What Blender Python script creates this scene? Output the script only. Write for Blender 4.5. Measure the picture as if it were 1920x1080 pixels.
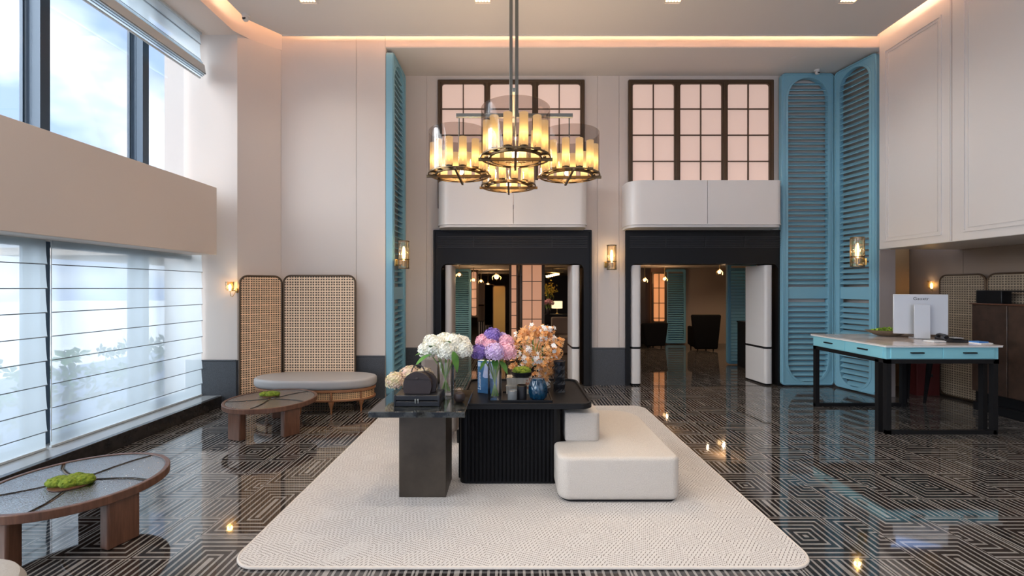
import bpy, bmesh, math, random
from mathutils import Vector, Matrix
random.seed(7)
PI = math.pi
for o in list(bpy.data.objects): bpy.data.objects.remove(o)
SC = bpy.context.scene
COL = SC.collection
# ------------------------------------------------------------------ camera, world, light, exposure
F, H = 830.0, 1.6
cam_d = bpy.data.cameras.new('camera'); cam = bpy.data.objects.new('camera', cam_d); COL.objects.link(cam)
cam_d.sensor_width = 36; cam_d.lens = F/1920*36; cam_d.clip_end = 200; cam_d.clip_start = .05
cam.location = (0, 0, H); cam.rotation_euler = (PI/2, 0, 0)
SC.camera = cam
SC.view_settings.view_transform = 'Standard'; SC.view_settings.look = 'None'
SC.view_settings.gamma = 1; SC.view_settings.use_curve_mapping = False
SC.view_settings.exposure = 0.62
SC.cycles.max_bounces = 12; SC.cycles.transparent_max_bounces = 24
SC.cycles.caustics_reflective = False; SC.cycles.caustics_refractive = False

class V:
    """tiny arithmetic on shader sockets"""
    def __init__(s, nt, k): s.nt = nt; s.k = k
    def op(s, o, *a):
        n = s.nt.nodes.new('ShaderNodeMath'); n.operation = o
        for i, v in enumerate((s,)+a):
            if isinstance(v, V): s.nt.links.new(v.k, n.inputs[i])
            else: n.inputs[i].default_value = v
        return V(s.nt, n.outputs[0])
    def __add__(s, o): return s.op('ADD', o)
    def __sub__(s, o): return s.op('SUBTRACT', o)
    def __mul__(s, o): return s.op('MULTIPLY', o)
    def __truediv__(s, o): return s.op('DIVIDE', o)
    def abs(s): return s.op('ABSOLUTE')
    def floor(s): return s.op('FLOOR')
    def frac(s): return s.op('FRACT')
    def mod(s, o): return s.op('FLOORED_MODULO', o)
    def lt(s, o): return s.op('LESS_THAN', o)
    def gt(s, o): return s.op('GREATER_THAN', o)
    def max(s, o): return s.op('MAXIMUM', o)
    def min(s, o): return s.op('MINIMUM', o)
    def inv(s): return s.op('SUBTRACT', 1) * -1
def sel(c, a, b): return c*a + c.inv()*b

def new_mat(name):
    m = bpy.data.materials.new(name); m.use_nodes = True
    nt = m.node_tree; b = nt.nodes['Principled BSDF']
    return m, nt, b
def rgb(c): return (c[0], c[1], c[2], 1)
def noise(nt, scale, detail=3, rough=.5, coord='Object', stretch=None):
    tc = nt.nodes.new('ShaderNodeTexCoord'); n = nt.nodes.new('ShaderNodeTexNoise')
    n.inputs['Scale'].default_value = scale; n.inputs['Detail'].default_value = detail; n.inputs['Roughness'].default_value = rough
    if stretch:
        mp = nt.nodes.new('ShaderNodeMapping'); mp.inputs['Scale'].default_value = stretch
        nt.links.new(tc.outputs[coord], mp.inputs[0]); nt.links.new(mp.outputs[0], n.inputs['Vector'])
    else: nt.links.new(tc.outputs[coord], n.inputs['Vector'])
    return n.outputs['Fac']
def ramp(nt, fac, stops):
    r = nt.nodes.new('ShaderNodeValToRGB'); e = r.color_ramp.elements
    while len(e) < len(stops): e.new(.5)
    for i, (p, c) in enumerate(stops): e[i].position = p; e[i].color = rgb(c)
    nt.links.new(fac, r.inputs[0]); return r.outputs[0]
def bump(nt, b, h, strength=.2, dist=.01):
    n = nt.nodes.new('ShaderNodeBump'); n.inputs['Strength'].default_value = strength; n.inputs['Distance'].default_value = dist
    nt.links.new(h, n.inputs['Height']); nt.links.new(n.outputs[0], b.inputs['Normal'])
def mat(name, c, rough=.5, metal=0, c2=None, ns=20, nb=0, bs=None, stretch=None, spec=None, coat=0, emit=None, es=0):
    m, nt, b = new_mat(name)
    b.inputs['Base Color'].default_value = rgb(c); b.inputs['Roughness'].default_value = rough; b.inputs['Metallic'].default_value = metal
    if spec is not None: b.inputs['Specular IOR Level'].default_value = spec
    if coat: b.inputs['Coat Weight'].default_value = coat
    if c2:
        f = noise(nt, ns, 4, .6, stretch=stretch); nt.links.new(ramp(nt, f, [(.35, c), (.65, c2)]), b.inputs['Base Color'])
    if nb: bump(nt, b, noise(nt, bs or ns, 3, .6, stretch=stretch), nb, .01)
    if emit: b.inputs['Emission Color'].default_value = rgb(emit); b.inputs['Emission Strength'].default_value = es
    return m
def emis(name, c, s):
    m, nt, b = new_mat(name); nt.nodes.remove(b)
    e = nt.nodes.new('ShaderNodeEmission'); e.inputs[0].default_value = rgb(c); e.inputs[1].default_value = s
    nt.links.new(e.outputs[0], nt.nodes['Material Output'].inputs[0]); return m
def thin_glass(name, tint=(1, 1, 1), refl=.06, rough=.02, spots=0, fres=.8):
    m, nt, b = new_mat(name); nt.nodes.remove(b)
    t = nt.nodes.new('ShaderNodeBsdfTransparent'); t.inputs[0].default_value = rgb(tint)
    g = nt.nodes.new('ShaderNodeBsdfGlossy'); g.inputs['Roughness'].default_value = rough
    lw = nt.nodes.new('ShaderNodeLayerWeight'); lw.inputs[0].default_value = .25
    f = V(nt, lw.outputs['Fresnel'])*fres + refl
    if spots: bump(nt, g, noise(nt, spots, 2, .5), .6, .01)
    mx = nt.nodes.new('ShaderNodeMixShader'); nt.links.new(f.k, mx.inputs[0]); nt.links.new(t.outputs[0], mx.inputs[1]); nt.links.new(g.outputs[0], mx.inputs[2])
    nt.links.new(mx.outputs[0], nt.nodes['Material Output'].inputs[0]); return m
def xyz(nt, coord='Object'):
    tc = nt.nodes.new('ShaderNodeTexCoord'); s = nt.nodes.new('ShaderNodeSeparateXYZ'); nt.links.new(tc.outputs[coord], s.inputs[0])
    return [V(nt, s.outputs[i]) for i in range(3)]
def mixc(nt, f, a, b):
    n = nt.nodes.new('ShaderNodeMix'); n.data_type = 'RGBA'
    nt.links.new(f.k if isinstance(f, V) else f, n.inputs[0])
    for v, i in ((a, 6), (b, 7)):
        if isinstance(v, tuple): n.inputs[i].default_value = rgb(v)
        else: nt.links.new(v, n.inputs[i])
    return n.outputs[2]

# world: bright broken cloud
w = bpy.data.worlds.new('sky'); SC.world = w; w.use_nodes = True; nt = w.node_tree
bg = nt.nodes['Background']
f = noise(nt, 2.3, 5, .55, 'Generated', (1, 1, 1.6))
nt.links.new(ramp(nt, f, [(.42, (.26, .36, .62)), (.50, (.50, .58, .74)), (.60, (1.0, 1.0, 1.0))]), bg.inputs[0])
bg.inputs[1].default_value = 1.6
# soft overcast daylight coming in through the street windows
sd = bpy.data.lights.new('daylight', 'SUN'); sd.energy = 5.0; sd.angle = math.radians(60); sd.color = (.93, .97, 1)
so = bpy.data.objects.new('daylight', sd); COL.objects.link(so)
so.rotation_euler = Vector((1.0, .35, -.55)).to_track_quat('-Z', 'Y').to_euler()

def lamp(name, loc, e, c=(1, .72, .42), r=.05, parent=None):
    d = bpy.data.lights.new(name, 'POINT'); d.energy = e; d.color = c; d.shadow_soft_size = r; d.specular_factor = .15
    o = bpy.data.objects.new(name, d); COL.objects.link(o); o.location = loc
    if parent: o.parent = parent
    return o
def spot(name, loc, e, ang=100, c=(1, .9, .78), r=.08, rot=(0, 0, 0), blend=.6):
    d = bpy.data.lights.new(name, 'SPOT'); d.energy = e; d.color = c; d.shadow_soft_size = r; d.spot_size = math.radians(ang); d.spot_blend = blend
    o = bpy.data.objects.new(name, d); COL.objects.link(o); o.location = loc; o.rotation_euler = rot
    return o

# ------------------------------------------------------------------ mesh helpers
class MB:
    def __init__(s): s.bm = bmesh.new()
    def box(s, x0, x1, y0, y1, z0, z1, M=None):
        P = [Vector(p) for p in ((x0,y0,z0),(x1,y0,z0),(x1,y1,z0),(x0,y1,z0),(x0,y0,z1),(x1,y0,z1),(x1,y1,z1),(x0,y1,z1))]
        if M: P = [M @ p for p in P]
        v = [s.bm.verts.new(p) for p in P]
        for q in ((0,3,2,1),(4,5,6,7),(0,1,5,4),(1,2,6,5),(2,3,7,6),(3,0,4,7)): s.bm.faces.new([v[i] for i in q])
        return s
    def bridge(s, a, b, closed=True):
        n = len(a)
        for i in range(n if closed else n-1):
            j = (i+1) % n; s.bm.faces.new((a[i], a[j], b[j], b[i]))
    def loop(s, pts): return [s.bm.verts.new(p) for p in pts]
    def tube(s, pts, r, n=8, closed=False, cap=True):
        pts = [Vector(p) for p in pts]; rings = []; N = len(pts); prev = None
        for i, p in enumerate(pts):
            a = pts[i-1] if (i or closed) else p; b = pts[(i+1) % N] if (i < N-1 or closed) else p
            d = (b-a).normalized()
            u = prev if prev else (Vector((0, 0, 1)) if abs(d.z) < .9 else Vector((1, 0, 0)))
            u = (u - d*u.dot(d)).normalized(); prev = u; v = d.cross(u)
            rr = r[i] if isinstance(r, (list, tuple)) else r
            rings.append(s.loop([p + (u*math.cos(t)+v*math.sin(t))*rr for t in [2*PI*k/n for k in range(n)]]))
        for i in range(N if closed else N-1): s.bridge(rings[i], rings[(i+1) % N])
        if cap and not closed:
            s.bm.faces.new(rings[0][::-1]); s.bm.faces.new(rings[-1])
        return s
    def lathe(s, prof, c=(0, 0, 0), n=32, sx=1, sy=1, capb=True, capt=True):
        rings = []
        for r, z in prof:
            rings.append(s.loop([(c[0]+math.cos(2*PI*k/n)*r*sx, c[1]+math.sin(2*PI*k/n)*r*sy, c[2]+z) for k in range(n)]))
        for a, b in zip(rings, rings[1:]): s.bridge(a, b)
        if capb: s.bm.faces.new(rings[0][::-1])
        if capt: s.bm.faces.new(rings[-1])
        return s
    def prism(s, poly, z0, z1, ax='z'):
        f = {'z': lambda a, b, c: (a, b, c), 'y': lambda a, b, c: (a, c, b), 'x': lambda a, b, c: (c, a, b)}[ax]
        a = s.loop([f(p[0], p[1], z0) for p in poly]); b = s.loop([f(p[0], p[1], z1) for p in poly])
        s.bridge(a, b); s.bm.faces.new(a[::-1]); s.bm.faces.new(b)
        return s
    def ring(s, out, inn, z0, z1, ax='y'):
        f = {'z': lambda a, b, c: (a, b, c), 'y': lambda a, b, c: (a, c, b), 'x': lambda a, b, c: (c, a, b)}[ax]
        L = [s.loop([f(p[0], p[1], z) for p in P]) for P, z in ((out, z0), (out, z1), (inn, z1), (inn, z0))]
        for i in range(4): s.bridge(L[i], L[(i+1) % 4])
        return s
    def ball(s, c, r, sc=(1, 1, 1), n=12, m=8, jit=0):
        rings = []
        for i in range(1, m):
            t = PI*i/m; rings.append(s.loop([(c[0]+r*sc[0]*math.sin(t)*math.cos(2*PI*k/n)*(1+random.uniform(-jit, jit)), c[1]+r*sc[1]*math.sin(t)*math.sin(2*PI*k/n)*(1+random.uniform(-jit, jit)), c[2]-r*sc[2]*math.cos(t)*(1+random.uniform(-jit, jit))) for k in range(n)]))
        for a, b in zip(rings, rings[1:]): s.bridge(a, b)
        b0 = s.bm.verts.new((c[0], c[1], c[2]-r*sc[2])); t0 = s.bm.verts.new((c[0], c[1], c[2]+r*sc[2]))
        for k in range(n):
            s.bm.faces.new((b0, rings[0][(k+1) % n], rings[0][k])); s.bm.faces.new((t0, rings[-1][k], rings[-1][(k+1) % n]))
        return s
    def petal(s, c, nrm, size, k=4, open_=.5, up=None):
        nrm = Vector(nrm).normalized(); c = Vector(c)
        u = nrm.orthogonal().normalized(); u.rotate(Matrix.Rotation(random.uniform(0, 6.28), 3, nrm)); v = nrm.cross(u)
        c0 = s.bm.verts.new(c)
        for i in range(k):
            t = 2*PI*i/k; hw = PI/k*.95
            d = lambda a, r, h: c + (u*math.cos(a)+v*math.sin(a))*size*r + nrm*size*h
            p1 = s.bm.verts.new(d(t-hw*.8, .62, .28*open_)); p2 = s.bm.verts.new(d(t, 1.0, .3*open_)); p3 = s.bm.verts.new(d(t+hw*.8, .62, .28*open_))
            s.bm.faces.new((c0, p1, p2, p3))
        return s
    def leaf(s, c, d, L, w, droop=.3):
        d = Vector(d).normalized(); c = Vector(c); sd_ = d.cross(Vector((0, 0, 1)))
        sd_ = sd_.normalized() if sd_.length > .01 else Vector((1, 0, 0)); L0 = []
        for i in range(6):
            t = i/5; p = c + d*L*t + Vector((0, 0, -droop*L*t*t)); ww = w*math.sin(PI*min(1, t*.92+.06))
            L0.append((s.bm.verts.new(p-sd_*ww+Vector((0, 0, ww*.3))), s.bm.verts.new(p), s.bm.verts.new(p+sd_*ww+Vector((0, 0, ww*.3)))))
        for a, b in zip(L0, L0[1:]):
            s.bm.faces.new((a[0], a[1], b[1], b[0])); s.bm.faces.new((a[1], a[2], b[2], b[1]))
        return s
    def build(s, name, m, parent=None, smooth=True, bevel=0, seg=2, sub=0, ang=38, loc=None, rotz=0):
        bmesh.ops.recalc_face_normals(s.bm, faces=s.bm.faces[:])
        me = bpy.data.meshes.new(name); s.bm.to_mesh(me); s.bm.free()
        o = bpy.data.objects.new(name, me); COL.objects.link(o)
        if m: me.materials.append(m)
        if smooth:
            for p in me.polygons: p.use_smooth = True
            me.set_sharp_from_angle(angle=math.radians(ang))
        if bevel:
            b = o.modifiers.new('bevel', 'BEVEL'); b.width = bevel; b.segments = seg; b.limit_method = 'ANGLE'; b.angle_limit = math.radians(35)
        if sub:
            b = o.modifiers.new('sub', 'SUBSURF'); b.levels = sub; b.render_levels = sub
        if parent: o.parent = parent
        if loc: o.location = loc
        if rotz: o.rotation_euler.z = rotz
        return o
def tag(o, label=None, cat=None, group=None, kind=None):
    if label: o['label'] = label
    if cat: o['category'] = cat
    if group: o['group'] = group
    if kind: o['kind'] = kind
    return o
def thing(name, label, cat, loc=(0, 0, 0), rotz=0, group=None):
    o = bpy.data.objects.new(name, None); COL.objects.link(o); o.location = loc; o.rotation_euler.z = rotz; o.empty_display_size = .1
    return tag(o, label, cat, group)
def struct(name, mb, m, parent=None, **k):
    o = mb.build(name, m, parent, **k)
    if not parent: o['kind'] = 'structure'
    return o
def copy_tree(o, parent=None):
    c = o.copy(); COL.objects.link(c)
    if parent: c.parent = parent
    for ch in list(o.children): copy_tree(ch, c)
    return c
def dup(o, loc, rotz, label):
    c = copy_tree(o); c.location = loc; c.rotation_euler.z = rotz; c['label'] = label; return c
def rrect(x0, x1, z0, z1, r, k=6, rx=None):
    """rounded rectangle, 4*(k+1) points"""
    rx = rx or r; P = []
    for cx, cz, a in ((x1-rx, z0+r, -PI/2), (x1-rx, z1-r, 0), (x0+rx, z1-r, PI/2), (x0+rx, z0+r, PI)):
        for i in range(k+1):
            t = a + PI/2*i/k; P.append((cx+rx*math.cos(t), cz+r*math.sin(t)))
    return P
def B(*a, **k): return MB().box(*a, **k)

# ------------------------------------------------------------------ materials
M_wall = mat('warm_plaster', (.66, .585, .53), .75, nb=.03, bs=60)
M_white = mat('white_lacquer', (.70, .67, .645), .35)
M_ceil = mat('ceiling_paint', (.70, .66, .63), .85)
M_peach = mat('cove_lit_plaster', (.72, .62, .55), .8)  # plaster tinted peach for the cove glow falling on it
M_taupe = mat('taupe_plaster', (.40, .34, .31), .7)
M_amber = mat('amber_lit_plaster', (.34, .22, .11), .6)  # amber lamp glow put into the wall colour
M_recess = mat('shaded_brown_panel', (.22, .165, .125), .6)  # brown panel, base colour darkened for the shade of the recess
M_black = mat('black_lacquer', (.006, .006, .007), .45, spec=.25)
M_flute = mat('matt_black_wood', (.006, .006, .007), .75, spec=.12)
M_blackm = mat('black_steel', (.007, .007, .008), .5, 0, spec=.25)
M_granite = mat('dark_granite', (.035, .038, .045), .5, c2=(.085, .09, .10), ns=140, spec=.4)
M_kerb = mat('black_stone', (.02, .018, .017), .15, c2=(.035, .03, .028), ns=15)
M_sill = mat('grey_stone_sill', (.30, .32, .33), .2)
M_blue = mat('turquoise_lacquer', (.22, .45, .56), .4)
M_bluein = mat('teal_lacquer', (.18, .42, .54), .45)
M_desk = mat('turquoise_desk_lacquer', (.24, .56, .64), .35)
M_bronze = mat('dark_bronze', (.10, .065, .04), .4, .6)
M_nickel = mat('brushed_nickel', (.23, .23, .205), .4, .9)
M_brass = mat('aged_brass', (.50, .36, .16), .28, 1)
M_darkbr = mat('dark_brass', (.17, .115, .06), .35, .9)
M_frame = mat('window_aluminium', (.045, .075, .11), .4, .3)
M_glass = thin_glass('clear_glass')
M_wglass = thin_glass('window_glass', (.97, .985, 1), .015, fres=.25)
M_smoke = thin_glass('smoked_glass', (.81, .78, .76), .02, fres=.18)
M_wood = mat('walnut', (.085, .034, .018), .38, c2=(.15, .065, .036), ns=6, stretch=(6, 6, .6), nb=.05)
M_wood2 = mat('dark_burl', (.045, .026, .018), .3, c2=(.075, .043, .03), ns=7)
M_bwood = mat('oak_brown', (.22, .09, .035), .4, c2=(.28, .12, .05), ns=9)
M_seat = mat('grey_leather', (.36, .345, .34), .5, nb=.05, bs=60)
M_boucle = mat('cream_boucle', (.60, .545, .49), .95, c2=(.52, .47, .42), ns=160, nb=.6, bs=170)
M_pouf = mat('grey_cord', (.42, .40, .37), .9, nb=.3, bs=60)
M_chair = mat('taupe_fabric', (.23, .19, .165), .85, nb=.1, bs=90)
M_bkfab = mat('black_fabric', (.006, .0055, .006), .9, spec=.15)
M_moss = mat('moss', (.08, .14, .006), .95, c2=(.27, .34, .03), ns=40, nb=1, bs=90)
M_leaf = mat('leaf_green', (.04, .14, .02), .5, c2=(.10, .26, .04), ns=9)
M_stem = mat('stem_green', (.20, .32, .08), .5)
M_petw = mat('ivory_petals', (.86, .84, .70), .7, c2=(.92, .91, .84), ns=30)
M_petc = mat('cream_pink_petals', (.74, .68, .38), .7, c2=(.82, .58, .52), ns=18)
M_petp = mat('pink_petals', (.86, .40, .50), .7, c2=(.90, .58, .66), ns=30)
M_petv = mat('violet_petals', (.19, .12, .42), .7, c2=(.36, .24, .62), ns=30)
M_petl = mat('lilac_petals', (.52, .36, .66), .7, c2=(.72, .56, .78), ns=30)
M_peto = mat('orange_petals', (.78, .30, .06), .7, c2=(.88, .50, .22), ns=30)
M_petx = mat('white_orchid_petals', (.88, .84, .80), .7)
M_leather = mat('dark_brown_leather', (.028, .017, .015), .4, nb=.1, bs=200)
M_ink = mat('black_leather', (.010, .010, .012), .35, nb=.08, bs=160)
M_bulb = emis('bulb_glow', (1, .70, .30), 8)
M_cove = emis('cove_glow', (1, .64, .42), 30)
M_globe = emis('globe_glow', (1, .62, .28), 2.6)
M_lamp = emis('lamp_glow', (1, .58, .22), 6)

# bronze patinated pedestal
m, nt, b = new_mat('bronzed_metal'); M_patina = m
nt.links.new(ramp(nt, noise(nt, 4, 5, .6), [(.3, (.045, .036, .028)), (.7, (.085, .068, .052))]), b.inputs['Base Color'])
b.inputs['Roughness'].default_value = .42; b.inputs['Metallic'].default_value = .5
# dark green-black marble
m, nt, b = new_mat('dark_marble'); M_marble = m
f = V(nt, noise(nt, 5, 6, .65)); f = ((f-.5).abs()*14).min(1)
nt.links.new(mixc(nt, f, (.045, .046, .040), (.009, .010, .009)), b.inputs['Base Color']); b.inputs['Roughness'].default_value = .06
b.inputs['Coat Weight'].default_value = .3
# desk top marble
m, nt, b = new_mat('pale_stone'); M_stone = m
nt.links.new(ramp(nt, noise(nt, 3, 6, .6), [(.35, (.50, .42, .37)), (.7, (.70, .64, .60))]), b.inputs['Base Color']); b.inputs['Roughness'].default_value = .12
# polished key-pattern floor
m, nt, b = new_mat('key_pattern_marble'); M_floor = m
x, y, z = xyz(nt)
s = ((x - 2.14)/.245).mod(6); t = ((y - 2.61)/.245).mod(3)
tt = ((t - 1).mod(3) - 1.5).abs()
dE = (s-2).abs().max(tt - .5)
tb = (t-1).abs()
dL = (s-1).abs().max(tb); dR = (s-3).abs().max(tb); dS = (s-5).abs().max(tb)
dV = ((s-3).mod(6) - 2).abs()
inE = s.gt(1)*s.lt(3); big = t.lt(2)
dbig = sel(s.lt(1), dL, sel(s.lt(4), dR, dS))
d = sel(inE, dE, sel(big, dbig, dV))
q = d*5.5
ln = ((q + .5).frac() - .5).abs().lt(.165)
ln = ln.max(q.lt(.34)).max((q-5.5).abs().lt(.10))
f = noise(nt, 6, 5, .6)
lc = ramp(nt, f, [(.3, (.19, .17, .155)), (.7, (.31, .29, .27))]); dc = ramp(nt, f, [(.3, (.010, .008, .008)), (.7, (.028, .023, .022))])
col = mixc(nt, ln, dc, lc)
nt.links.new(col, b.inputs['Base Color']); b.inputs['Roughness'].default_value = .045
b.inputs['IOR'].default_value = 2.4
bump(nt, b, noise(nt, 2.2, 2, .4), .045, .02)
# rug
m, nt, b = new_mat('woven_rug'); M_rug = m
x, y, z = xyz(nt)
cx = ((x + y*.25)/.17).floor(); cy = ((y - x*.18)/.12).floor()
par = (cx + cy).mod(2)
l1 = ((x*.45 + y)/.021).frac(); l2 = ((x*1.0 - y*.85)/.026).frac()
l = sel(par, l1.lt(.30), l2.lt(.26))
dash = ((x - y*.3)/.013).frac().lt(.62)
nz = V(nt, noise(nt, 3.5, 2, .5)).gt(.36)
mk = l*dash*(nz*.4+.6)
base = ramp(nt, noise(nt, 120, 2, .6), [(.3, (.49, .46, .435)), (.7, (.64, .61, .585))])
nt.links.new(mixc(nt, mk, base, (.17, .145, .13)), b.inputs['Base Color']); b.inputs['Roughness'].default_value = .95
hgt = (mk.inv() + V(nt, noise(nt, 150, 2, .5)))
bump(nt, b, hgt.k, .5, .006)
# rattan weave
def rattan(name, c, dark, p=.031, every=5):
    m, nt, b = new_mat(name); x, y, z = xyz(nt)
    fx = (x/p).frac() - .5; fz = (z/p).frac() - .5
    ex = ((x/p + .3).mod(every)).lt(.6); ez = ((z/p + .3).mod(every)).lt(.6)
    nx_ = ((x/p + 1).mod(every)).lt(2); nz_ = ((z/p + 1).mod(every)).lt(2)
    hole = fx.abs().lt(nx_*.06 + .23)*fz.abs().lt(nz_*.05 + .20)
    edge = fx.abs().lt(.34)*fz.abs().lt(.32)
    weave = mixc(nt, edge, c, tuple(v*.74 for v in c))
    weave = mixc(nt, ex.max(ez)*.8, weave, tuple(min(1, v*1.35) for v in c))
    nt.links.new(mixc(nt, hole, weave, dark), b.inputs['Base Color']); b.inputs['Roughness'].default_value = .6
    bump(nt, b, hole.inv().k, .5, .004)
    return m
M_rattan = rattan('rattan_weave', (.78, .56, .38), (.075, .045, .028), .037, 2)
M_rattan_b = rattan('fine_rattan_weave', (.74, .50, .31), (.04, .022, .012), .031, 4)
M_rattan2 = rattan('rattan_band', (.55, .34, .17), (.08, .045, .02), .022, 4)
M_rattan3 = rattan('shaded_rattan_weave', (.30, .235, .165), (.07, .05, .035), .034, 6)  # rattan with the dimness of the recess put into its colour
# sheer roman-blind fabric
m, nt, b = new_mat('sheer_fabric'); M_sheer = m; nt.nodes.remove(b)
t_ = nt.nodes.new('ShaderNodeBsdfTransparent'); t_.inputs[0].default_value = (.95, .98, 1, 1)
tr = nt.nodes.new('ShaderNodeBsdfTranslucent'); tr.inputs[0].default_value = (.50, .575, .62, 1)
df = nt.nodes.new('ShaderNodeBsdfDiffuse'); df.inputs[0].default_value = (.55, .62, .66, 1)
m1 = nt.nodes.new('ShaderNodeMixShader'); m1.inputs[0].default_value = .30; nt.links.new(tr.outputs[0], m1.inputs[1]); nt.links.new(df.outputs[0], m1.inputs[2])
m2 = nt.nodes.new('ShaderNodeMixShader'); m2.inputs[0].default_value = .70; nt.links.new(t_.outputs[0], m2.inputs[1]); nt.links.new(m1.outputs[0], m2.inputs[2])
nt.links.new(m2.outputs[0], nt.nodes['Material Output'].inputs[0])
M_rod = mat('grey_batten', (.16, .19, .21), .5)
M_rail = mat('pale_grey_rail', (.52, .56, .57), .5)
# frosted candle tube: glowing amber glass
m, nt, b = new_mat('amber_frosted_glass'); M_tube = m; nt.nodes.remove(b)
x, y, z = xyz(nt, 'Generated')
tr = nt.nodes.new('ShaderNodeBsdfTransparent'); tr.inputs[0].default_value = (1, .82, .5, 1)
em = nt.nodes.new('ShaderNodeEmission')
gl = (((z - .38).abs()*1.5).inv()).max(.12)
nt.links.new(mixc(nt, gl, (.85, .58, .33), (1, .62, .18)), em.inputs[0]); nt.links.new((gl*gl*gl*gl*3.2+.80).k, em.inputs[1])
mx = nt.nodes.new('ShaderNodeMixShader'); mx.inputs[0].default_value = .66; nt.links.new(tr.outputs[0], mx.inputs[1]); nt.links.new(em.outputs[0], mx.inputs[2])
nt.links.new(mx.outputs[0], nt.nodes['Material Output'].inputs[0])
# textured sconce glass
M_scg = thin_glass('hammered_amber_glass', (1, .86, .60), .10, .12, 60)
M_bub = thin_glass('seeded_table_glass', (.60, .63, .63), .62, .09, 120)
M_pane = mat('backlit_blush_pane', (.56, .45, .40), .5, emit=(1, .68, .56), es=.27)
M_pane2 = mat('backlit_amber_pane', (.50, .32, .24), .5, emit=(1, .46, .25), es=.30)

# ------------------------------------------------------------------ the room shell
k73 = 7.3/F
def X(px, Z): return (px-960)*Z/F
def Zt(py, Z): return H+(540-py)*Z/F
struct('floor', B(-9, 10, -4, 24, -.1, 0), M_floor, smooth=False)
# outside pavement and planting
struct('ground', B(-60, -4.75, -40, 60, -.3, -.12), mat('pavement', (.78, .78, .75), .8, c2=(.70, .71, .68), ns=1))
# left: spandrel beam, header, kerb, column
struct('wall_left_spandrel', B(-4.62, -3.9, -4, 5.85, 2.037, 2.925), M_wall, bevel=.006)
struct('wall_left_header', MB().prism([(-4.62, -4), (-3.75, -4), (-3.75, 5.95), (-3.6, 6.25), (-3.32, 6.46), (-4.62, 6.46)], 5.06, 5.62), M_peach)
struct('wall_left_column', MB().prism([(-4.75, 6.05), (-3.754, 6.05), (-3.36, 6.44), (-3.36, 7.7), (-4.75, 7.7)], 0, 5.06), M_wall, smooth=False)
struct('trim_kerb', B(-3.96, -3.9, -4, 5.95, 0, .15), M_kerb, bevel=.005)
struct('trim_sill', B(-4.62, -3.962, -4, 6.05, 0, .135), M_sill)
# windows: mullions with panes between
def window(name, z0, z1):
    fr = MB(); ys = [-3.0, -1.4, .2, 1.68, 2.94, 4.10, 5.24, 6.0]
    fr.box(-4.5, -4.38, -4, 6.05, z0, z0+.05); fr.box(-4.5, -4.38, -4, 6.05, z1-.05, z1)
    w_ = struct(name, fr, M_frame)
    for yy in ys[:-1]:
        mb = MB().box(-4.52, -4.37, yy, yy+.088, z0, z1); mb.box(-4.53, -4.50, yy-.03, yy-.012, z0, z1); mb.build('mullion', M_frame, w_)
    e = [-4.0]+[v for v in ys]
    for a, b2 in zip(e, e[1:]):
        B(-4.452, -4.444, a+.09, b2, z0+.05, z1-.05).build('pane', M_wglass, w_)
window('window_1', .135, 2.037); window('window_2', 2.925, 5.06)
# hedge outside
mb = MB()
for i in range(420):
    c = Vector((random.uniform(-7.4, -6.9), random.uniform(-2, 12), random.uniform(-.1, .55)))
    mb.petal(c, (random.uniform(.3, 1), random.uniform(-.6, .6), random.uniform(0, 1)), random.uniform(.10, .2), 5)
tag(mb.build('hedge', M_leaf), 'low green hedge outside behind the sheer roman blinds', 'hedge', kind='stuff')
# back wall, main plane at 6.44
def pane_wall(mb, xs, y0, y1, z0, z1, gap=.006, groove=.012):
    for a, b2 in zip(xs, xs[1:]): mb.box(a+gap/2, b2-gap/2, y0, y1, z0, z1)
    mb.box(xs[0], xs[-1], y0+groove, y1, z0, z1)
mb = MB(); pane_wall(mb, [-3.36, -2.265, -1.84], 6.44, 7.62, 0, 5.62)
struct('wall_back', mb, M_wall, smooth=False)
struct('wall_back_upper', B(-1.84, 8, 6.44, 7.62, 5.107, 5.62), M_peach)
struct('ceiling_alcove', B(-1.84, 5.5, 6.445, 7.6, 5.098, 5.106), M_ceil)
mb = MB(); a_ = [-1.84, -1.42, -1.275, 1.293, 1.42, 1.765, 1.865, 4.44, 5.42]
for a, b2 in ((-1.84, -1.41), (-1.405, -1.275), (1.293, 1.405), (1.411, 1.762), (1.768, 1.865), (4.44, 5.42)): mb.box(a, b2, 7.3, 7.62, 0, 5.1)
mb.box(-1.84, -1.275, 7.31, 7.62, 0, 5.1); mb.box(1.293, 1.865, 7.31, 7.62, 0, 5.1)
mb.box(-1.275, 1.293, 7.3, 7.62, 2.5, 5.1); mb.box(1.865, 4.44, 7.3, 7.62, 2.5, 5.1)
struct('wall_alcove', mb, M_wall, smooth=False)
struct('wall_alcove_right', B(5.42, 5.6, 6.55, 7.62, 0, 5.1), M_wall)
# right: upper bulkhead with moulded panels
rb = struct('wall_right_upper', B(5.34, 8, -4, 6.44, 2.16, 5.62), M_white, bevel=.008)
def mould(y0, y1, z0, z1, o=0):
    MB().ring(rrect(y0, y1, z0, z1, .005, 1), rrect(y0+.022, y1-.022, z0+.022, z1-.022, .004, 1), 5.329, 5.341, 'x').build('moulding', M_white, rb)
    MB().ring(rrect(y0+.05, y1-.05, z0+.05, z1-.05, .005, 1), rrect(y0+.062, y1-.062, z0+.062, z1-.062, .004, 1), 5.333, 5.341, 'x').build('moulding', M_white, rb)
mould(5.50, 6.34, 2.26, 5.0); mould(3.4, 5.24, 2.26, 5.0); mould(1.3, 3.2, 2.26, 5.0)
B(5.336, 5.342, 5.37, 5.375, 2.17, 5.6).build('seam', M_taupe, rb)
B(5.332, 5.342, 5.39, 5.40, 2.17, 5.6).build('moulding', M_white, rb)
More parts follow.
